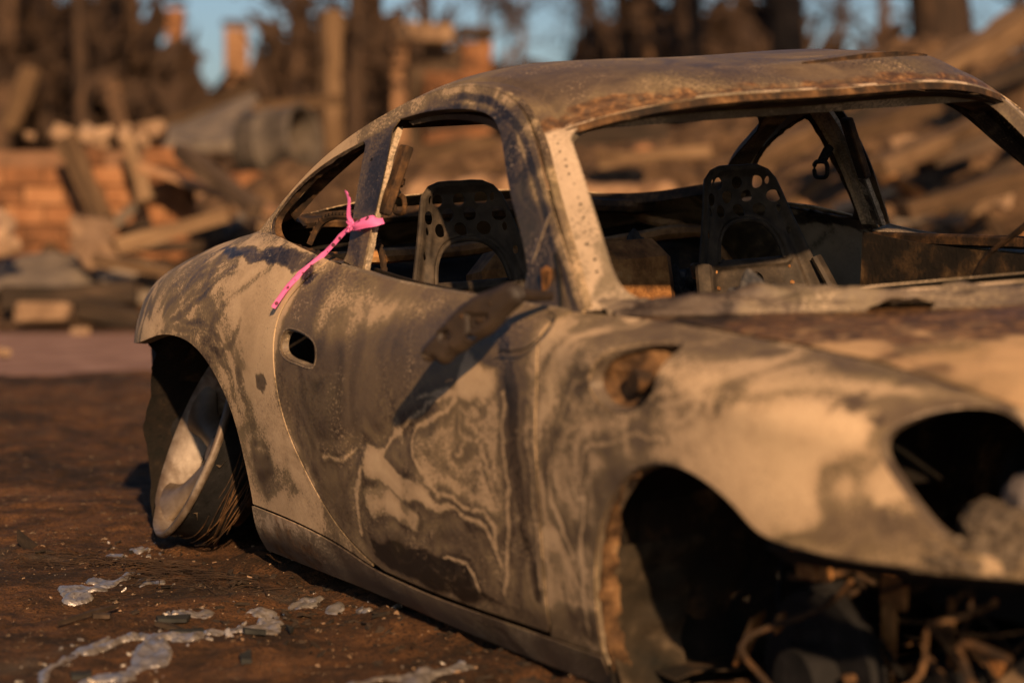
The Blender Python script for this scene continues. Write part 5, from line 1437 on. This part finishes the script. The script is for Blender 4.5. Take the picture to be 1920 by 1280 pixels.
# rubble field behind the path
la = np.linspace(-6.5, 8.5, 300); da = np.linspace(15.0, 32.0, 260)
L_, D_ = [g.ravel() for g in np.meshgrid(la, da, indexing='ij')]
Pq = np.c_[L_, D_]
prof = np.interp(D_, [15, 16, 17.5, 19.5, 22, 26, 32], [-.15, .10, .38, .80, 1.05, 1.15, .9])
side = 1 + .55 * smooth01(1.0, 3.6, L_) - .25 * smooth01(-1.5, -3.0, L_)
h = prof * side * (1 + .30 * fbm(Pq, .5, 3, 4)) + .16 * fbm(Pq, 1.6, 4, 9) * smooth01(15, 17, D_) + .07 * np.abs(fbm(Pq, 5, 3, 3)) * smooth01(15, 16, D_)
V = np.c_[CXY + L_[:, None] * RGT + D_[:, None] * FWD, h]
obj('rubble_field', V, grid_faces(300, 260)[:, ::-1], RUBBLE, kind='stuff', label='field of ashen rubble behind the red path')
def rub_z(lat, dist):
    i = int(np.clip((lat + 6.5) / 15 * 299, 0, 299)); j = int(np.clip((dist - 15) / 17 * 259, 0, 259))
    return h[i * 260 + j]

# brick wall with single bricks in front of a mortar core
wall = empty('brick_wall', spot(at_px(150, 18.0), 18.0, 0), (0, 0, YAW + .05), label='low orange brick wall with ash-covered top at the left', cat='wall')
WL, WH = 1.70, 1.16
MB().box((0, .10, WH / 2 - .02), (WL, .16, WH), bevel=.01).obj('mortar_core', MORTAR, wall)
bw, bh = .30, .145
proto = {}
for r in range(8):
    for k in range(-1, 7):
        x0 = -WL / 2 + k * bw + (bw / 2 if r % 2 else 0); x1 = x0 + bw - .012
        x0 = max(x0, -WL / 2); x1 = min(x1, WL / 2)
        if x1 - x0 < .05: continue
        if r == 7 and RNG.random() < .3: continue
        key = round(x1 - x0, 3)
        if key not in proto:
            b = MB().box((0, 0, 0), (x1 - x0, .06, bh - .012), bevel=.006).obj('brick', BRICK, wall); proto[key] = b
        else:
            b = proto[key].copy(); COL.objects.link(b); b.parent = wall
        b.location = ((x0 + x1) / 2, RNG.uniform(-.010, .006), .06 + r * bh + bh / 2 - .05)
        b.rotation_euler = (0, 0, RNG.normal(0, .012))

def board(name, a, b, w, t, mat, label, cat, group=None, up=(0, 0, 1), jit=.012):
    a = np.array(a); b = np.array(b); l = np.linalg.norm(b - a); n = max(4, int(l / .15))
    m = MB(); xs = np.linspace(0, l, n)
    ring = []
    for x in xs:
        s = 1 + .12 * math.sin(x * 7 + w * 50)
        ring.append([(x, y * w / 2 * s, z * t / 2 * s) for y, z in ((-1, -1), (1, -1), (1, 1), (-1, 1))])
    V = np.array(ring).reshape(-1, 3) + RNG.uniform(-jit, jit, (4 * n, 3)) * A(1, 1, 1)
    F = [(4 * i + j, 4 * i + (j + 1) % 4, 4 * i + 4 + (j + 1) % 4, 4 * i + 4 + j) for i in range(n - 1) for j in range(4)] + [(3, 2, 1, 0), tuple(4 * (n - 1) + j for j in range(4))]
    o = obj(name, V, F, mat, smooth=False, label=label, cat=cat, group=group)
    o.matrix_world = Matrix.Translation(Vector(a)) @ Matrix(along(a, b, up).tolist()).to_4x4()
    return o
def P(px, py, d): return spot(at_px(px, d), d, hz(py, d))
fwd3 = (FWD[0], FWD[1], 0)

board('leaning_board', P(128, 262, 17.6), P(196, 415, 17.2), .16, .07, PLANK, 'broad ashen board leaning against the brick wall', 'board', up=fwd3)
board('leaning_board', P(243, 262, 17.7), P(276, 378, 17.5), .10, .05, PLANK, 'short pale board leaning on the brick wall to the right of the broad one', 'board', up=fwd3)
board('charred_beam', P(340, 283, 17.3), P(480, 392, 16.6), .12, .10, DARKWOOD, 'dark charred beam slanting down right of the brick wall', 'beam')
board('long_plank', P(215, 462, 16.3), P(425, 402, 16.6), .14, .10, PLANK, 'long pale plank lying below the brick wall', 'plank')
board('long_plank', P(180, 485, 15.9), P(330, 512, 15.7), .12, .06, PLANK, 'thin grey plank in front of the long pale plank', 'plank')
board('charred_beam', P(0, 560, 15.6), P(255, 545, 15.7), .16, .14, DARKWOOD, 'black charred beam lying along the back of the red path', 'beam')
board('charred_beam', P(150, 575, 15.5), P(270, 600, 15.4), .14, .12, DARKWOOD, 'black charred beam end beside the car tail on the path edge', 'beam')
board('slanting_slab', P(325, 330, 17.9), P(520, 400, 17.4), .05, .75, STUCCO, 'orange plaster slab leaning right of the brick wall', 'slab', up=fwd3)
def sheet_thing(name, rows, mat, label, cat, thick=.02, rough=.03, seed=0, **k):
    R = np.array(rows, float); c = R.reshape(-1, 3).mean(0); c[2] = R[..., 2].min()
    R = R - c
    nr = len(R)
    R = np.array([curve(r, 30) for r in R])
    R = ncs(np.arange(nr), R.reshape(nr, -1), np.linspace(0, nr - 1, 20)).reshape(20, 30, 3) if nr > 2 else np.stack([R[0] + (R[1] - R[0]) * t for t in np.linspace(0, 1, 20)])
    V = R.reshape(-1, 3); V = V + np.stack([fbm(V, 3, 3, seed + i) for i in range(3)], 1) * rough
    o = obj(name, V, grid_faces(20, 30), mat, thick=thick, label=label, cat=cat, **k); o.location = c
    return o
sheet_thing('roofing_sheet', [[P(-60, 500, 16.6), P(60, 470, 16.8), P(150, 478, 16.8), P(250, 515, 16.6)], [P(-60, 545, 15.9), P(60, 535, 15.9), P(150, 545, 15.9), P(250, 562, 15.8)]], SHEET, 'curved grey roofing sheet lying in front of the brick wall', 'sheet', seed=2)
sheet_thing('roofing_sheet', [[P(170, 480, 16.4), P(230, 470, 16.4), P(300, 490, 16.3)], [P(180, 545, 15.8), P(240, 555, 15.8), P(300, 560, 15.8)]], SHEET, 'dark crumpled sheet right of the curved grey roofing sheet', 'sheet', seed=5, rough=.06)
sheet_thing('crumpled_foil', [[P(140, 425, 16.6), P(175, 408, 16.7), P(215, 420, 16.6)], [P(138, 455, 16.3), P(178, 450, 16.2), P(225, 455, 16.3)], [P(150, 472, 16.2), P(180, 474, 16.1), P(205, 470, 16.2)]], PALE, 'pale crumpled sheet heaped under the leaning boards', 'sheet', rough=.10, seed=9)
sheet_thing('fallen_roof', [[P(300, 238, 25), P(390, 200, 25), P(480, 168, 25)], [P(310, 262, 23), P(400, 262, 23), P(490, 255, 23)]], SHEET, 'fallen grey roof panel sloping behind the brick wall', 'roof panel', rough=.05, thick=.08)
board('roof_edge', P(300, 236, 24.9), P(482, 164, 24.9), .16, .10, PLANK, 'pale timber along the top of the fallen roof panel', 'beam')
board('roof_edge', P(480, 205, 21), P(645, 186, 21), .12, .10, PLANK, 'pale beam resting on the rusted drum', 'beam')

def block(c, size, rot, mat, label, cat='block', group=None, name='broken_block', amp=.12, seed=0):
    t = MB().box((0, 0, 0), size, rotm(*rot), bevel=min(size) * .18, jit=min(size) * amp)
    o = t.obj(name, mat, smooth=False, label=label, cat=cat, group=group); o.location = c
    return o
block(P(82, 586, 15.3), (.34, .16, .13), (0, 0, YAW + .1), PALE, 'pinkish oblong block lying at the back edge of the red path')
block(P(150, 624, 14.6), (.10, .08, .06), (0, 0, .4), PALE, 'small pale chunk on the far edge of the red path')
block(P(3, 660, 12.6), (.07, .06, .04), (0, .2, .4), PALE, 'tiny yellowish chunk on the red path at the far left')
MB().tube([P(-30, 452, 16.0), P(10, 440, 16), P(14, 420, 16.1), P(-10, 405, 16.2)], .07, 10).obj('bent_pipe', PALE, label='pale bent pipe end at the left edge', cat='pipe')
MB().tube([P(-40, 478, 15.8), P(5, 468, 15.8), P(28, 458, 15.9)], .06, 10).obj('bent_pipe', PALE, label='pale straight pipe end below the bent pipe', cat='pipe')

# ash and broken blocks on top of the wall
ORD = ['leftmost', 'second', 'third', 'fourth', 'fifth', 'sixth', 'seventh', 'eighth', 'ninth', 'tenth', 'eleventh', 'twelfth', 'thirteenth', 'fourteenth']
def nth(k, noun, where): return (ORD[k] + ' ' + noun + ' ' + where) if k == 0 else (ORD[k] + ' ' + noun + ' from the left ' + where)
for k, px in enumerate(np.sort(RNG.uniform(0, 330, 12))):
    s = RNG.uniform(.06, .17)
    block(P(px, RNG.uniform(246, 268) - (18 if px < 110 else 0) * RNG.random(), 18.1), (s * 1.4, s, s * .7), tuple(RNG.uniform(-.5, .5, 3)), PALE, nth(k, 'pale broken block', 'on top of the brick wall'), group='blocks on the brick wall')

# rusted drum
dr = empty('rusted_drum', P(575, 318, 20), (0, 0, 0), label='rusted open drum lying on its side behind the car', cat='drum')
dd = MB().lathe([(.0, .55), (.27, .55), (.285, .53), (.28, .36), (.295, .34), (.28, .32), (.28, .05), (.295, .03), (.28, .0), (.25, .01), (.25, .5), (.0, .5)], 40, 'x').obj('shell', SHEET, dr)
dd.rotation_euler = (0, .12, YAW + 2.7); dd.location = (0, 0, .26)
MB().lathe([(.0, .30), (.245, .30)], 30, 'x').obj('rust_plate', RUST_BRIGHT, dd)

# chimneys: stacked brick shafts with cap
def chimney(px, w, ytop, ybase, dist, label, mat=BRICK, shoulder=None):
    zt = hz(ytop, dist)
    e = empty('chimney', spot(at_px(px, dist), dist, 0), (0, 0, YAW + RNG.normal(0, .2)), label=label, cat='chimney')
    s = MB()
    n = int(zt / .16)
    for k in range(n):
        ww = w * (1.0 if shoulder is None or k * .16 > shoulder else 1.7)
        s.box((RNG.normal(0, .006), RNG.normal(0, .006), k * .16 + .08), (ww, ww * .8, .15), bevel=.02)
    s.obj('shaft', mat, e)
    MB().box((0, 0, zt + .02), (w * 1.18, w, .14), bevel=.02).obj('cap', DARKWOOD, e)
    return e
chimney(335, .40, 10, 190, 60, 'tall narrow brick chimney left of the sky gap', shoulder=3.2)
chimney(446, .58, 48, 200, 60, 'stout pale brick chimney standing alone in the sky gap', STUCCO, shoulder=2.6)
chimney(892, .40, 66, 200, 32, 'square brick chimney stump behind the roof edge', BRICK)
# ruined fireplace
rf = empty('ruined_fireplace', spot(at_px(795, 30), 30, 0), (0, 0, YAW), label='ruined fireplace with pale stone lintel behind the rear window', cat='ruin')
MB().box((-.30, 0, 1.30), (.20, .30, 2.6), bevel=.03, jit=.02).obj('jamb', STUCCO, rf)
MB().box((.28, 0, 1.12), (.55, .35, 2.24), bevel=.03, jit=.02).obj('masonry', BRICK, rf)
MB().box((0.02, -.05, 2.72), (.72, .45, .22), rotm(0, .06, 0), bevel=.03, jit=.02).obj('lintel', PALE, rf)
MB().box((.05, .25, 1.3), (.8, .06, 2.5)).obj('back_wall', DARKWOOD, rf)
# pale post
board('post', P(621, 330, 26), P(621, 22, 26), .19, .19, PLANK, 'pale upright timber post left of the ruined fireplace', 'post', up=(1, 0, 0))
board('post', P(20, 240, 28), P(62, 128, 28), .22, .12, PLANK, 'pale slanting timber at the far left among dark trunks', 'post', up=(1, 0, 0))
board('post', P(232, 250, 30), P(205, 150, 30), .20, .14, BARK, 'brown stump behind the brick wall', 'stump', up=(1, 0, 0))

# low lit wall seen through the car: rendered masonry with a broken, ash-covered top
n1, n2 = 120, 14
xs = np.linspace(at_px(690, 15.6), at_px(1345, 15.6), n1)
top = .93 + .05 * fbm(np.c_[xs, xs * 0], 2.5, 4, 4) - .35 * smooth01(.35, .0, xs - xs[0]) * (1 + .4 * fbm(np.c_[xs, xs * 0], 9, 2, 6)) - .30 * smooth01(.30, .0, xs[-1] - xs)
rows = []
for (fy, fz) in [(0, -.15), (0, .2), (0, .4), (0, .6), (0, .8), (0, .93), (.01, .98), (.03, 1.0), (.12, 1.02), (.21, 1.0), (.24, .97), (.25, .7), (.25, .3), (.25, -.15)]:
    rows.append(np.c_[xs, np.full(n1, fy), top * fz])
V = np.stack(rows, 1).reshape(-1, 3); V[:, 1] += .018 * fbm(V, 5, 4, 3); V[:, 0] += .01 * fbm(V, 8, 3, 5)
F = [tuple(f) for f in grid_faces(n1, n2)] + [tuple(range(n2)), tuple((n1 - 1) * n2 + q for q in range(n2))[::-1]]
lo = obj('low_wall', V, F, grimy('burnt_render', [(.28, (.05, .028, .015)), (.45, (.15, .085, .045)), (.58, (.26, .155, .085)), (.75, (.36, .235, .14))], 4.5, .95, .8, .03, warp=.4), smooth=False, label='low sunlit plaster wall seen through the side window', cat='wall')
lo.location = spot(0, 15.6, 0); lo.rotation_euler = (0, 0, YAW)

# debris: beams and blocks on the rubble
def scatter_boards(specs, mat_cycle):
    for k, (a, b, w, t, m, lab) in enumerate(specs):
        board('charred_beam' if m is DARKWOOD else 'fallen_board', a, b, w, t, m, lab, 'beam' if m is DARKWOOD else 'board', group='boards on the rubble heap')
scatter_boards([
 (P(1565, 262, 17), P(1740, 196, 17.6), .16, .12, PLANK, 'pale board slanting up to the right, seen through the far window'),
 (P(1640, 315, 16.5), P(1860, 225, 17.5), .20, .12, PLANK, 'broad tan board slanting up behind the far front pillar'),
 (P(1690, 395, 16), P(1935, 330, 16.4), .18, .12, PLANK, 'pale board lying low behind the far door'),
 (P(1560, 235, 18), P(1700, 205, 18), .22, .16, DARKWOOD, 'black beam above the pale boards in the far window'),
 (P(1740, 300, 17), P(1930, 240, 17.2), .14, .12, DARKWOOD, 'black beam between the tan boards at the right edge'),
 (P(1700, 175, 20), P(1930, 35, 21), .30, .22, PLANK, 'long brown timber rising to the top right corner'),
 (P(1780, 190, 19), P(1935, 120, 19.5), .16, .12, DARKWOOD, 'charred timber below the long brown timber at top right'),
 (P(1380, 320, 17), P(1520, 250, 17.5), .20, .14, PLANK, 'short pale board just above the driver seat'),
 (P(1060, 262, 19), P(1250, 240, 19), .20, .14, DARKWOOD, 'black beam seen through the windscreen beside the pillar'),
 (P(1120, 300, 17.5), P(1330, 285, 17.5), .16, .10, PLANK, 'pale board lying flat, seen through the windscreen'),
 (P(780, 290, 18), P(930, 262, 18), .16, .12, PLANK, 'brown board seen through the passenger side window'),
 (P(800, 232, 22), P(930, 222, 22), .18, .14, DARKWOOD, 'dark beam high in the passenger side window'),
], None)
PLACES = [(1390, 1560, 'above the driver seat'), (1560, 1700, 'behind the far pillar'), (1700, 1840, 'behind the far door'), (1840, 1960, 'at the right edge'), (650, 800, 'behind the passenger headrest'), (1040, 1330, 'behind the windscreen pillar'), (300, 500, 'between brick wall and drum'), (0, 280, 'in front of the brick wall')]
KINDS = [(DARKWOOD, 'short charred stick'), (PLANK, 'short ashen lath'), (SHEET, 'bent grey metal strip'), (DARKWOOD, 'thick charred stub'), (RUST_BRIGHT, 'rusty pipe length')]
for (p0, p1, where) in PLACES:
    for q, (mt, nm) in enumerate(KINDS):
        px = RNG.uniform(p0, p1); d = RNG.uniform(15.6, 18.5); lat = at_px(px, d); z = rub_z(lat, d) + RNG.uniform(.02, .25)
        l = RNG.uniform(.35, .9); a = RNG.uniform(-1.4, 1.4); el = RNG.normal(0, .5)
        v = A(RGT[0] * math.cos(a) + FWD[0] * math.sin(a), RGT[1] * math.cos(a) + FWD[1] * math.sin(a), math.sin(el)) * l / 2
        c_ = spot(lat, d, z); w_ = RNG.uniform(.04, .12)
        board('debris_piece', c_ - v, c_ + v, w_, w_ * RNG.uniform(.3, .9), mt, nm + ' in the rubble ' + where, 'debris', group='debris in the rubble')
for k, px in enumerate(np.sort(RNG.uniform(1390, 1960, 14))):
    d = RNG.uniform(15.8, 19); lat = at_px(px, d); s = RNG.uniform(.10, .30)
    block(spot(lat, d, rub_z(lat, d) + s * .2), (s * 1.4, s, s * .8), tuple(RNG.uniform(-.6, .6, 3)), PALE if k % 3 else STUCCO, nth(k, 'broken chunk', 'in the rubble heap right of the car'), group='chunks in the right rubble heap')
for k, px in enumerate(np.sort(RNG.uniform(640, 1330, 14))):
    d = RNG.uniform(16, 21); lat = at_px(px, d); s = RNG.uniform(.10, .28)
    block(spot(lat, d, rub_z(lat, d) + s * .2), (s * 1.4, s, s * .8), tuple(RNG.uniform(-.6, .6, 3)), (PALE, BRICK, STUCCO)[k % 3], nth(k, 'broken chunk', 'in the rubble seen through the car windows'), group='chunks behind the car windows')
for k, px in enumerate(np.sort(RNG.uniform(300, 660, 12))):
    d = RNG.uniform(18.5, 24); lat = at_px(px, d); s = RNG.uniform(.10, .28)
    block(spot(lat, d, rub_z(lat, d) + s * .2), (s * 1.4, s, s * .8), tuple(RNG.uniform(-.6, .6, 3)), (PALE, STUCCO, BRICK)[k % 3], nth(k, 'broken chunk', 'in the rubble between brick wall and drum'), group='chunks between wall and drum')

# burnt trees
def tree(px, dist, width, hgt, label, mat=BARK, crown=1.0, lean=0.0, seed=0, limbs=9):
    r = np.random.default_rng(seed + 100)
    e = empty('burnt_tree', spot(at_px(px, dist), dist, 0), (0, 0, r.uniform(0, 6)), label=label, cat='tree')
    t = np.linspace(0, 1, 16)
    ax = np.c_[lean * t * hgt + .25 * width * np.sin(t * 5 + seed), .3 * width * np.sin(t * 4 + seed * 2), t * hgt]
    rad = width / 2 * (1.25 - .25 * np.minimum(t * 8, 1) - .55 * t)
    m = MB().tube(ax, rad, 12)
    V = np.array(m.v); V += (np.stack([vnoise(V, 4, 1), vnoise(V, 4, 2), vnoise(V, 4, 3)], 1)) * width * .06
    obj('trunk', V, m.f, mat, e, angle=60)
    cr = MB(); twf = []
    for k in range(limbs):
        s = r.uniform(.28, .98); p = np.array([np.interp(s, t, ax[:, i]) for i in range(3)])
        a = r.uniform(0, 6.28); l = hgt * r.uniform(.14, .34) * crown; up = r.uniform(.1, .8)
        d = A(math.cos(a), math.sin(a), up); q = [p]
        for j in range(6):
            d = d + r.normal(0, .22, 3); d /= np.linalg.norm(d); q.append(q[-1] + d * l / 6)
        cr.tube(q, np.linspace(width * .16, width * .02, 7), 5)
        for j in range(26):
            b = np.array(q[r.integers(2, 7)]); dv = r.normal(0, 1, 3); dv[2] = abs(dv[2]) * .6 - .2; dv /= np.linalg.norm(dv)
            e2 = b + dv * l * r.uniform(.15, .5); w2 = .006 + .010 * r.random()
            sd = np.cross(dv, A(0, 0, 1)); sd = sd / (np.linalg.norm(sd) + 1e-6) * w2
            twf.append((b - sd, b + sd, e2))
            for _ in range(2):
                f = b + (e2 - b) * r.uniform(.3, 1); g = f + r.normal(0, .10, 3) * crown; sz = r.uniform(.02, .07)
                twf.append((f, g + A(sz, 0, 0), g + A(0, sz * .6, sz)))
    n0 = len(cr.v)
    for tri in twf: cr.add(tri, [(0, 1, 2)])
    cr.obj('crown', TWIG, e, smooth=False)
    return e
TR = [
 (668, 30, .28, 6.0, 'brown sunlit trunk right of the pale post', 0), (715, 31, .24, 6.0, 'darker trunk touching the ruined fireplace', 1),
 (1225, 42, .34, 8.0, 'thin trunk above the middle of the car roof', 2), (1315, 40, .52, 8.5, 'reddish trunk above the middle of the roof, right of the thin one', 3),
 (1466, 36, .70, 9.0, 'thick brown trunk left of the roof bulge', 4), (1760, 30, .95, 9.0, 'very thick dark trunk behind the right end of the roof', 5),
 (1640, 55, .40, 9.0, 'distant grey trunk between the two thick trunks', 6), (25, 40, .50, 9.0, 'trunk with sunlit edge at the far left', 7),
 (95, 44, .42, 9.0, 'second trunk from the left edge', 8), (155, 38, .30, 8.0, 'third trunk from the left edge, lit on its side', 9),
 (250, 46, .44, 9.0, 'trunk just left of the tall narrow chimney', 10), (560, 44, .50, 9.0, 'bushy dark tree between the stout chimney and the pale post', 11),
 (1100, 60, .45, 10.0, 'dark tree right of the sky gap over the roof', 12), (1160, 55, .36, 9.0, 'slim dark tree next to the sky gap tree', 13),
 (1385, 58, .42, 10.0, 'slim dark tree left of the thick brown trunk', 14), (1900, 60, .45, 10.0, 'branchy tree in the top right corner', 15),
 (800, 62, .45, 9.5, 'dark tree rising behind the ruined fireplace', 16), (985, 110, .5, 10.0, 'far thin tree inside the sky gap over the roof', 17),
 (1570, 80, .5, 11.0, 'far tree in the sky gap right of the thick brown trunk', 18), (200, 60, .4, 9.5, 'distant tree behind the brick wall', 19)]
for (px, d, w, hh, lab, k) in TR:
    tree(px, d, w, hh, lab, crown=1.25 if w < .45 else .9, seed=k, limbs=16 if d > 40 else 10)
# palms
def palm(px, dist, hgt, label, seed):
    r = np.random.default_rng(seed)
    e = empty('burnt_palm', spot(at_px(px, dist), dist, 0), label=label, cat='palm tree')
    t = np.linspace(0, 1, 14)
    MB().tube(np.c_[.15 * np.sin(t * 2), 0 * t, t * hgt], .20 - .05 * t, 10).obj('trunk', BARK, e)
    for k in range(26):
        a = r.uniform(0, 6.28); el = r.uniform(-1.0, 1.1); l = r.uniform(1.0, 1.7)
        q = []; d = A(math.cos(a) * math.cos(el), math.sin(a) * math.cos(el), math.sin(el)); p = A(.14, 0, hgt)
        for j in range(8):
            q.append(p); p = p + d * l / 8; d = d + A(0, 0, -.16); d /= np.linalg.norm(d)
        m = MB(); m.tube(q, np.linspace(.02, .004, 8), 4)
        sd = np.cross(d, A(0, 0, 1)); sd /= np.linalg.norm(sd) + 1e-6
        for j in range(1, 8):
            for sg in (-1, 1):
                for u in (0, .5):
                    b = np.array(q[j]) if u == 0 or j == 7 else (np.array(q[j]) + np.array(q[j + 1 if j < 7 else j])) / 2
                    m.add([b, b + A(0, 0, .03), b + sd * sg * r.uniform(.25, .5) + A(0, 0, -r.uniform(.1, .35))], [(0, 1, 2)])
        m.obj('frond', TWIG, e, smooth=False)
palm(950, 100, 8.0, 'burnt palm standing in the sky gap over the roof', 1)
palm(1085, 95, 8.2, 'burnt palm at the right side of the sky gap', 2)
palm(905, 120, 10.5, 'taller burnt palm left of the sky gap', 3)

# burnt thicket closing the view below the tree crowns
V = []; F = []
def thicket(l0, l1, d0, d1, n, hmax, seed):
    r = np.random.default_rng(seed)
    for k in range(n):
        lat = r.uniform(l0, l1); d = r.uniform(d0, d1)
        if -.9 < lat / d * 10 and lat / d * 10 < .35 and r.random() < .75: pass
        gap = (930 < 960 + lat / d * 4533 < 1075)
        hm = hmax(960 + lat / d * 4533) * d
        z = r.uniform(-.1, 1)**1.0 * hm
        b = spot(lat, d, z); s = d * .0016 * r.uniform(.6, 2.4)
        v = r.normal(0, 1, 3); v[2] *= 1.6; v /= np.linalg.norm(v); w = np.cross(v, r.normal(0, 1, 3)); w /= np.linalg.norm(w)
        i = len(V); V.extend([b, b + v * s * 9 + w * s, b + v * s * 5 + w * s * 3.2]); F.append((i, i + 1, i + 2))
brush = lambda px: np.interp(px, [-100, 0, 240, 290, 330, 380, 430, 500, 545, 620, 700, 850, 920, 945, 1000, 1070, 1090, 1200, 1350, 1420, 1510, 1530, 1590, 1690, 1830, 1870, 2000],
                            [.080, .080, .074, .060, .045, .036, .034, .045, .066, .070, .066, .058, .046, .030, .024, .030, .060, .076, .070, .070, .060, .034, .040, .060, .055, .038, .045])
thicket(-15, 15, 42, 64, 21000, brush, 5)
obj('burnt_thicket', np.array(V), np.array(F), TWIG, smooth=False, kind='stuff', label='brown burnt thicket closing the background')
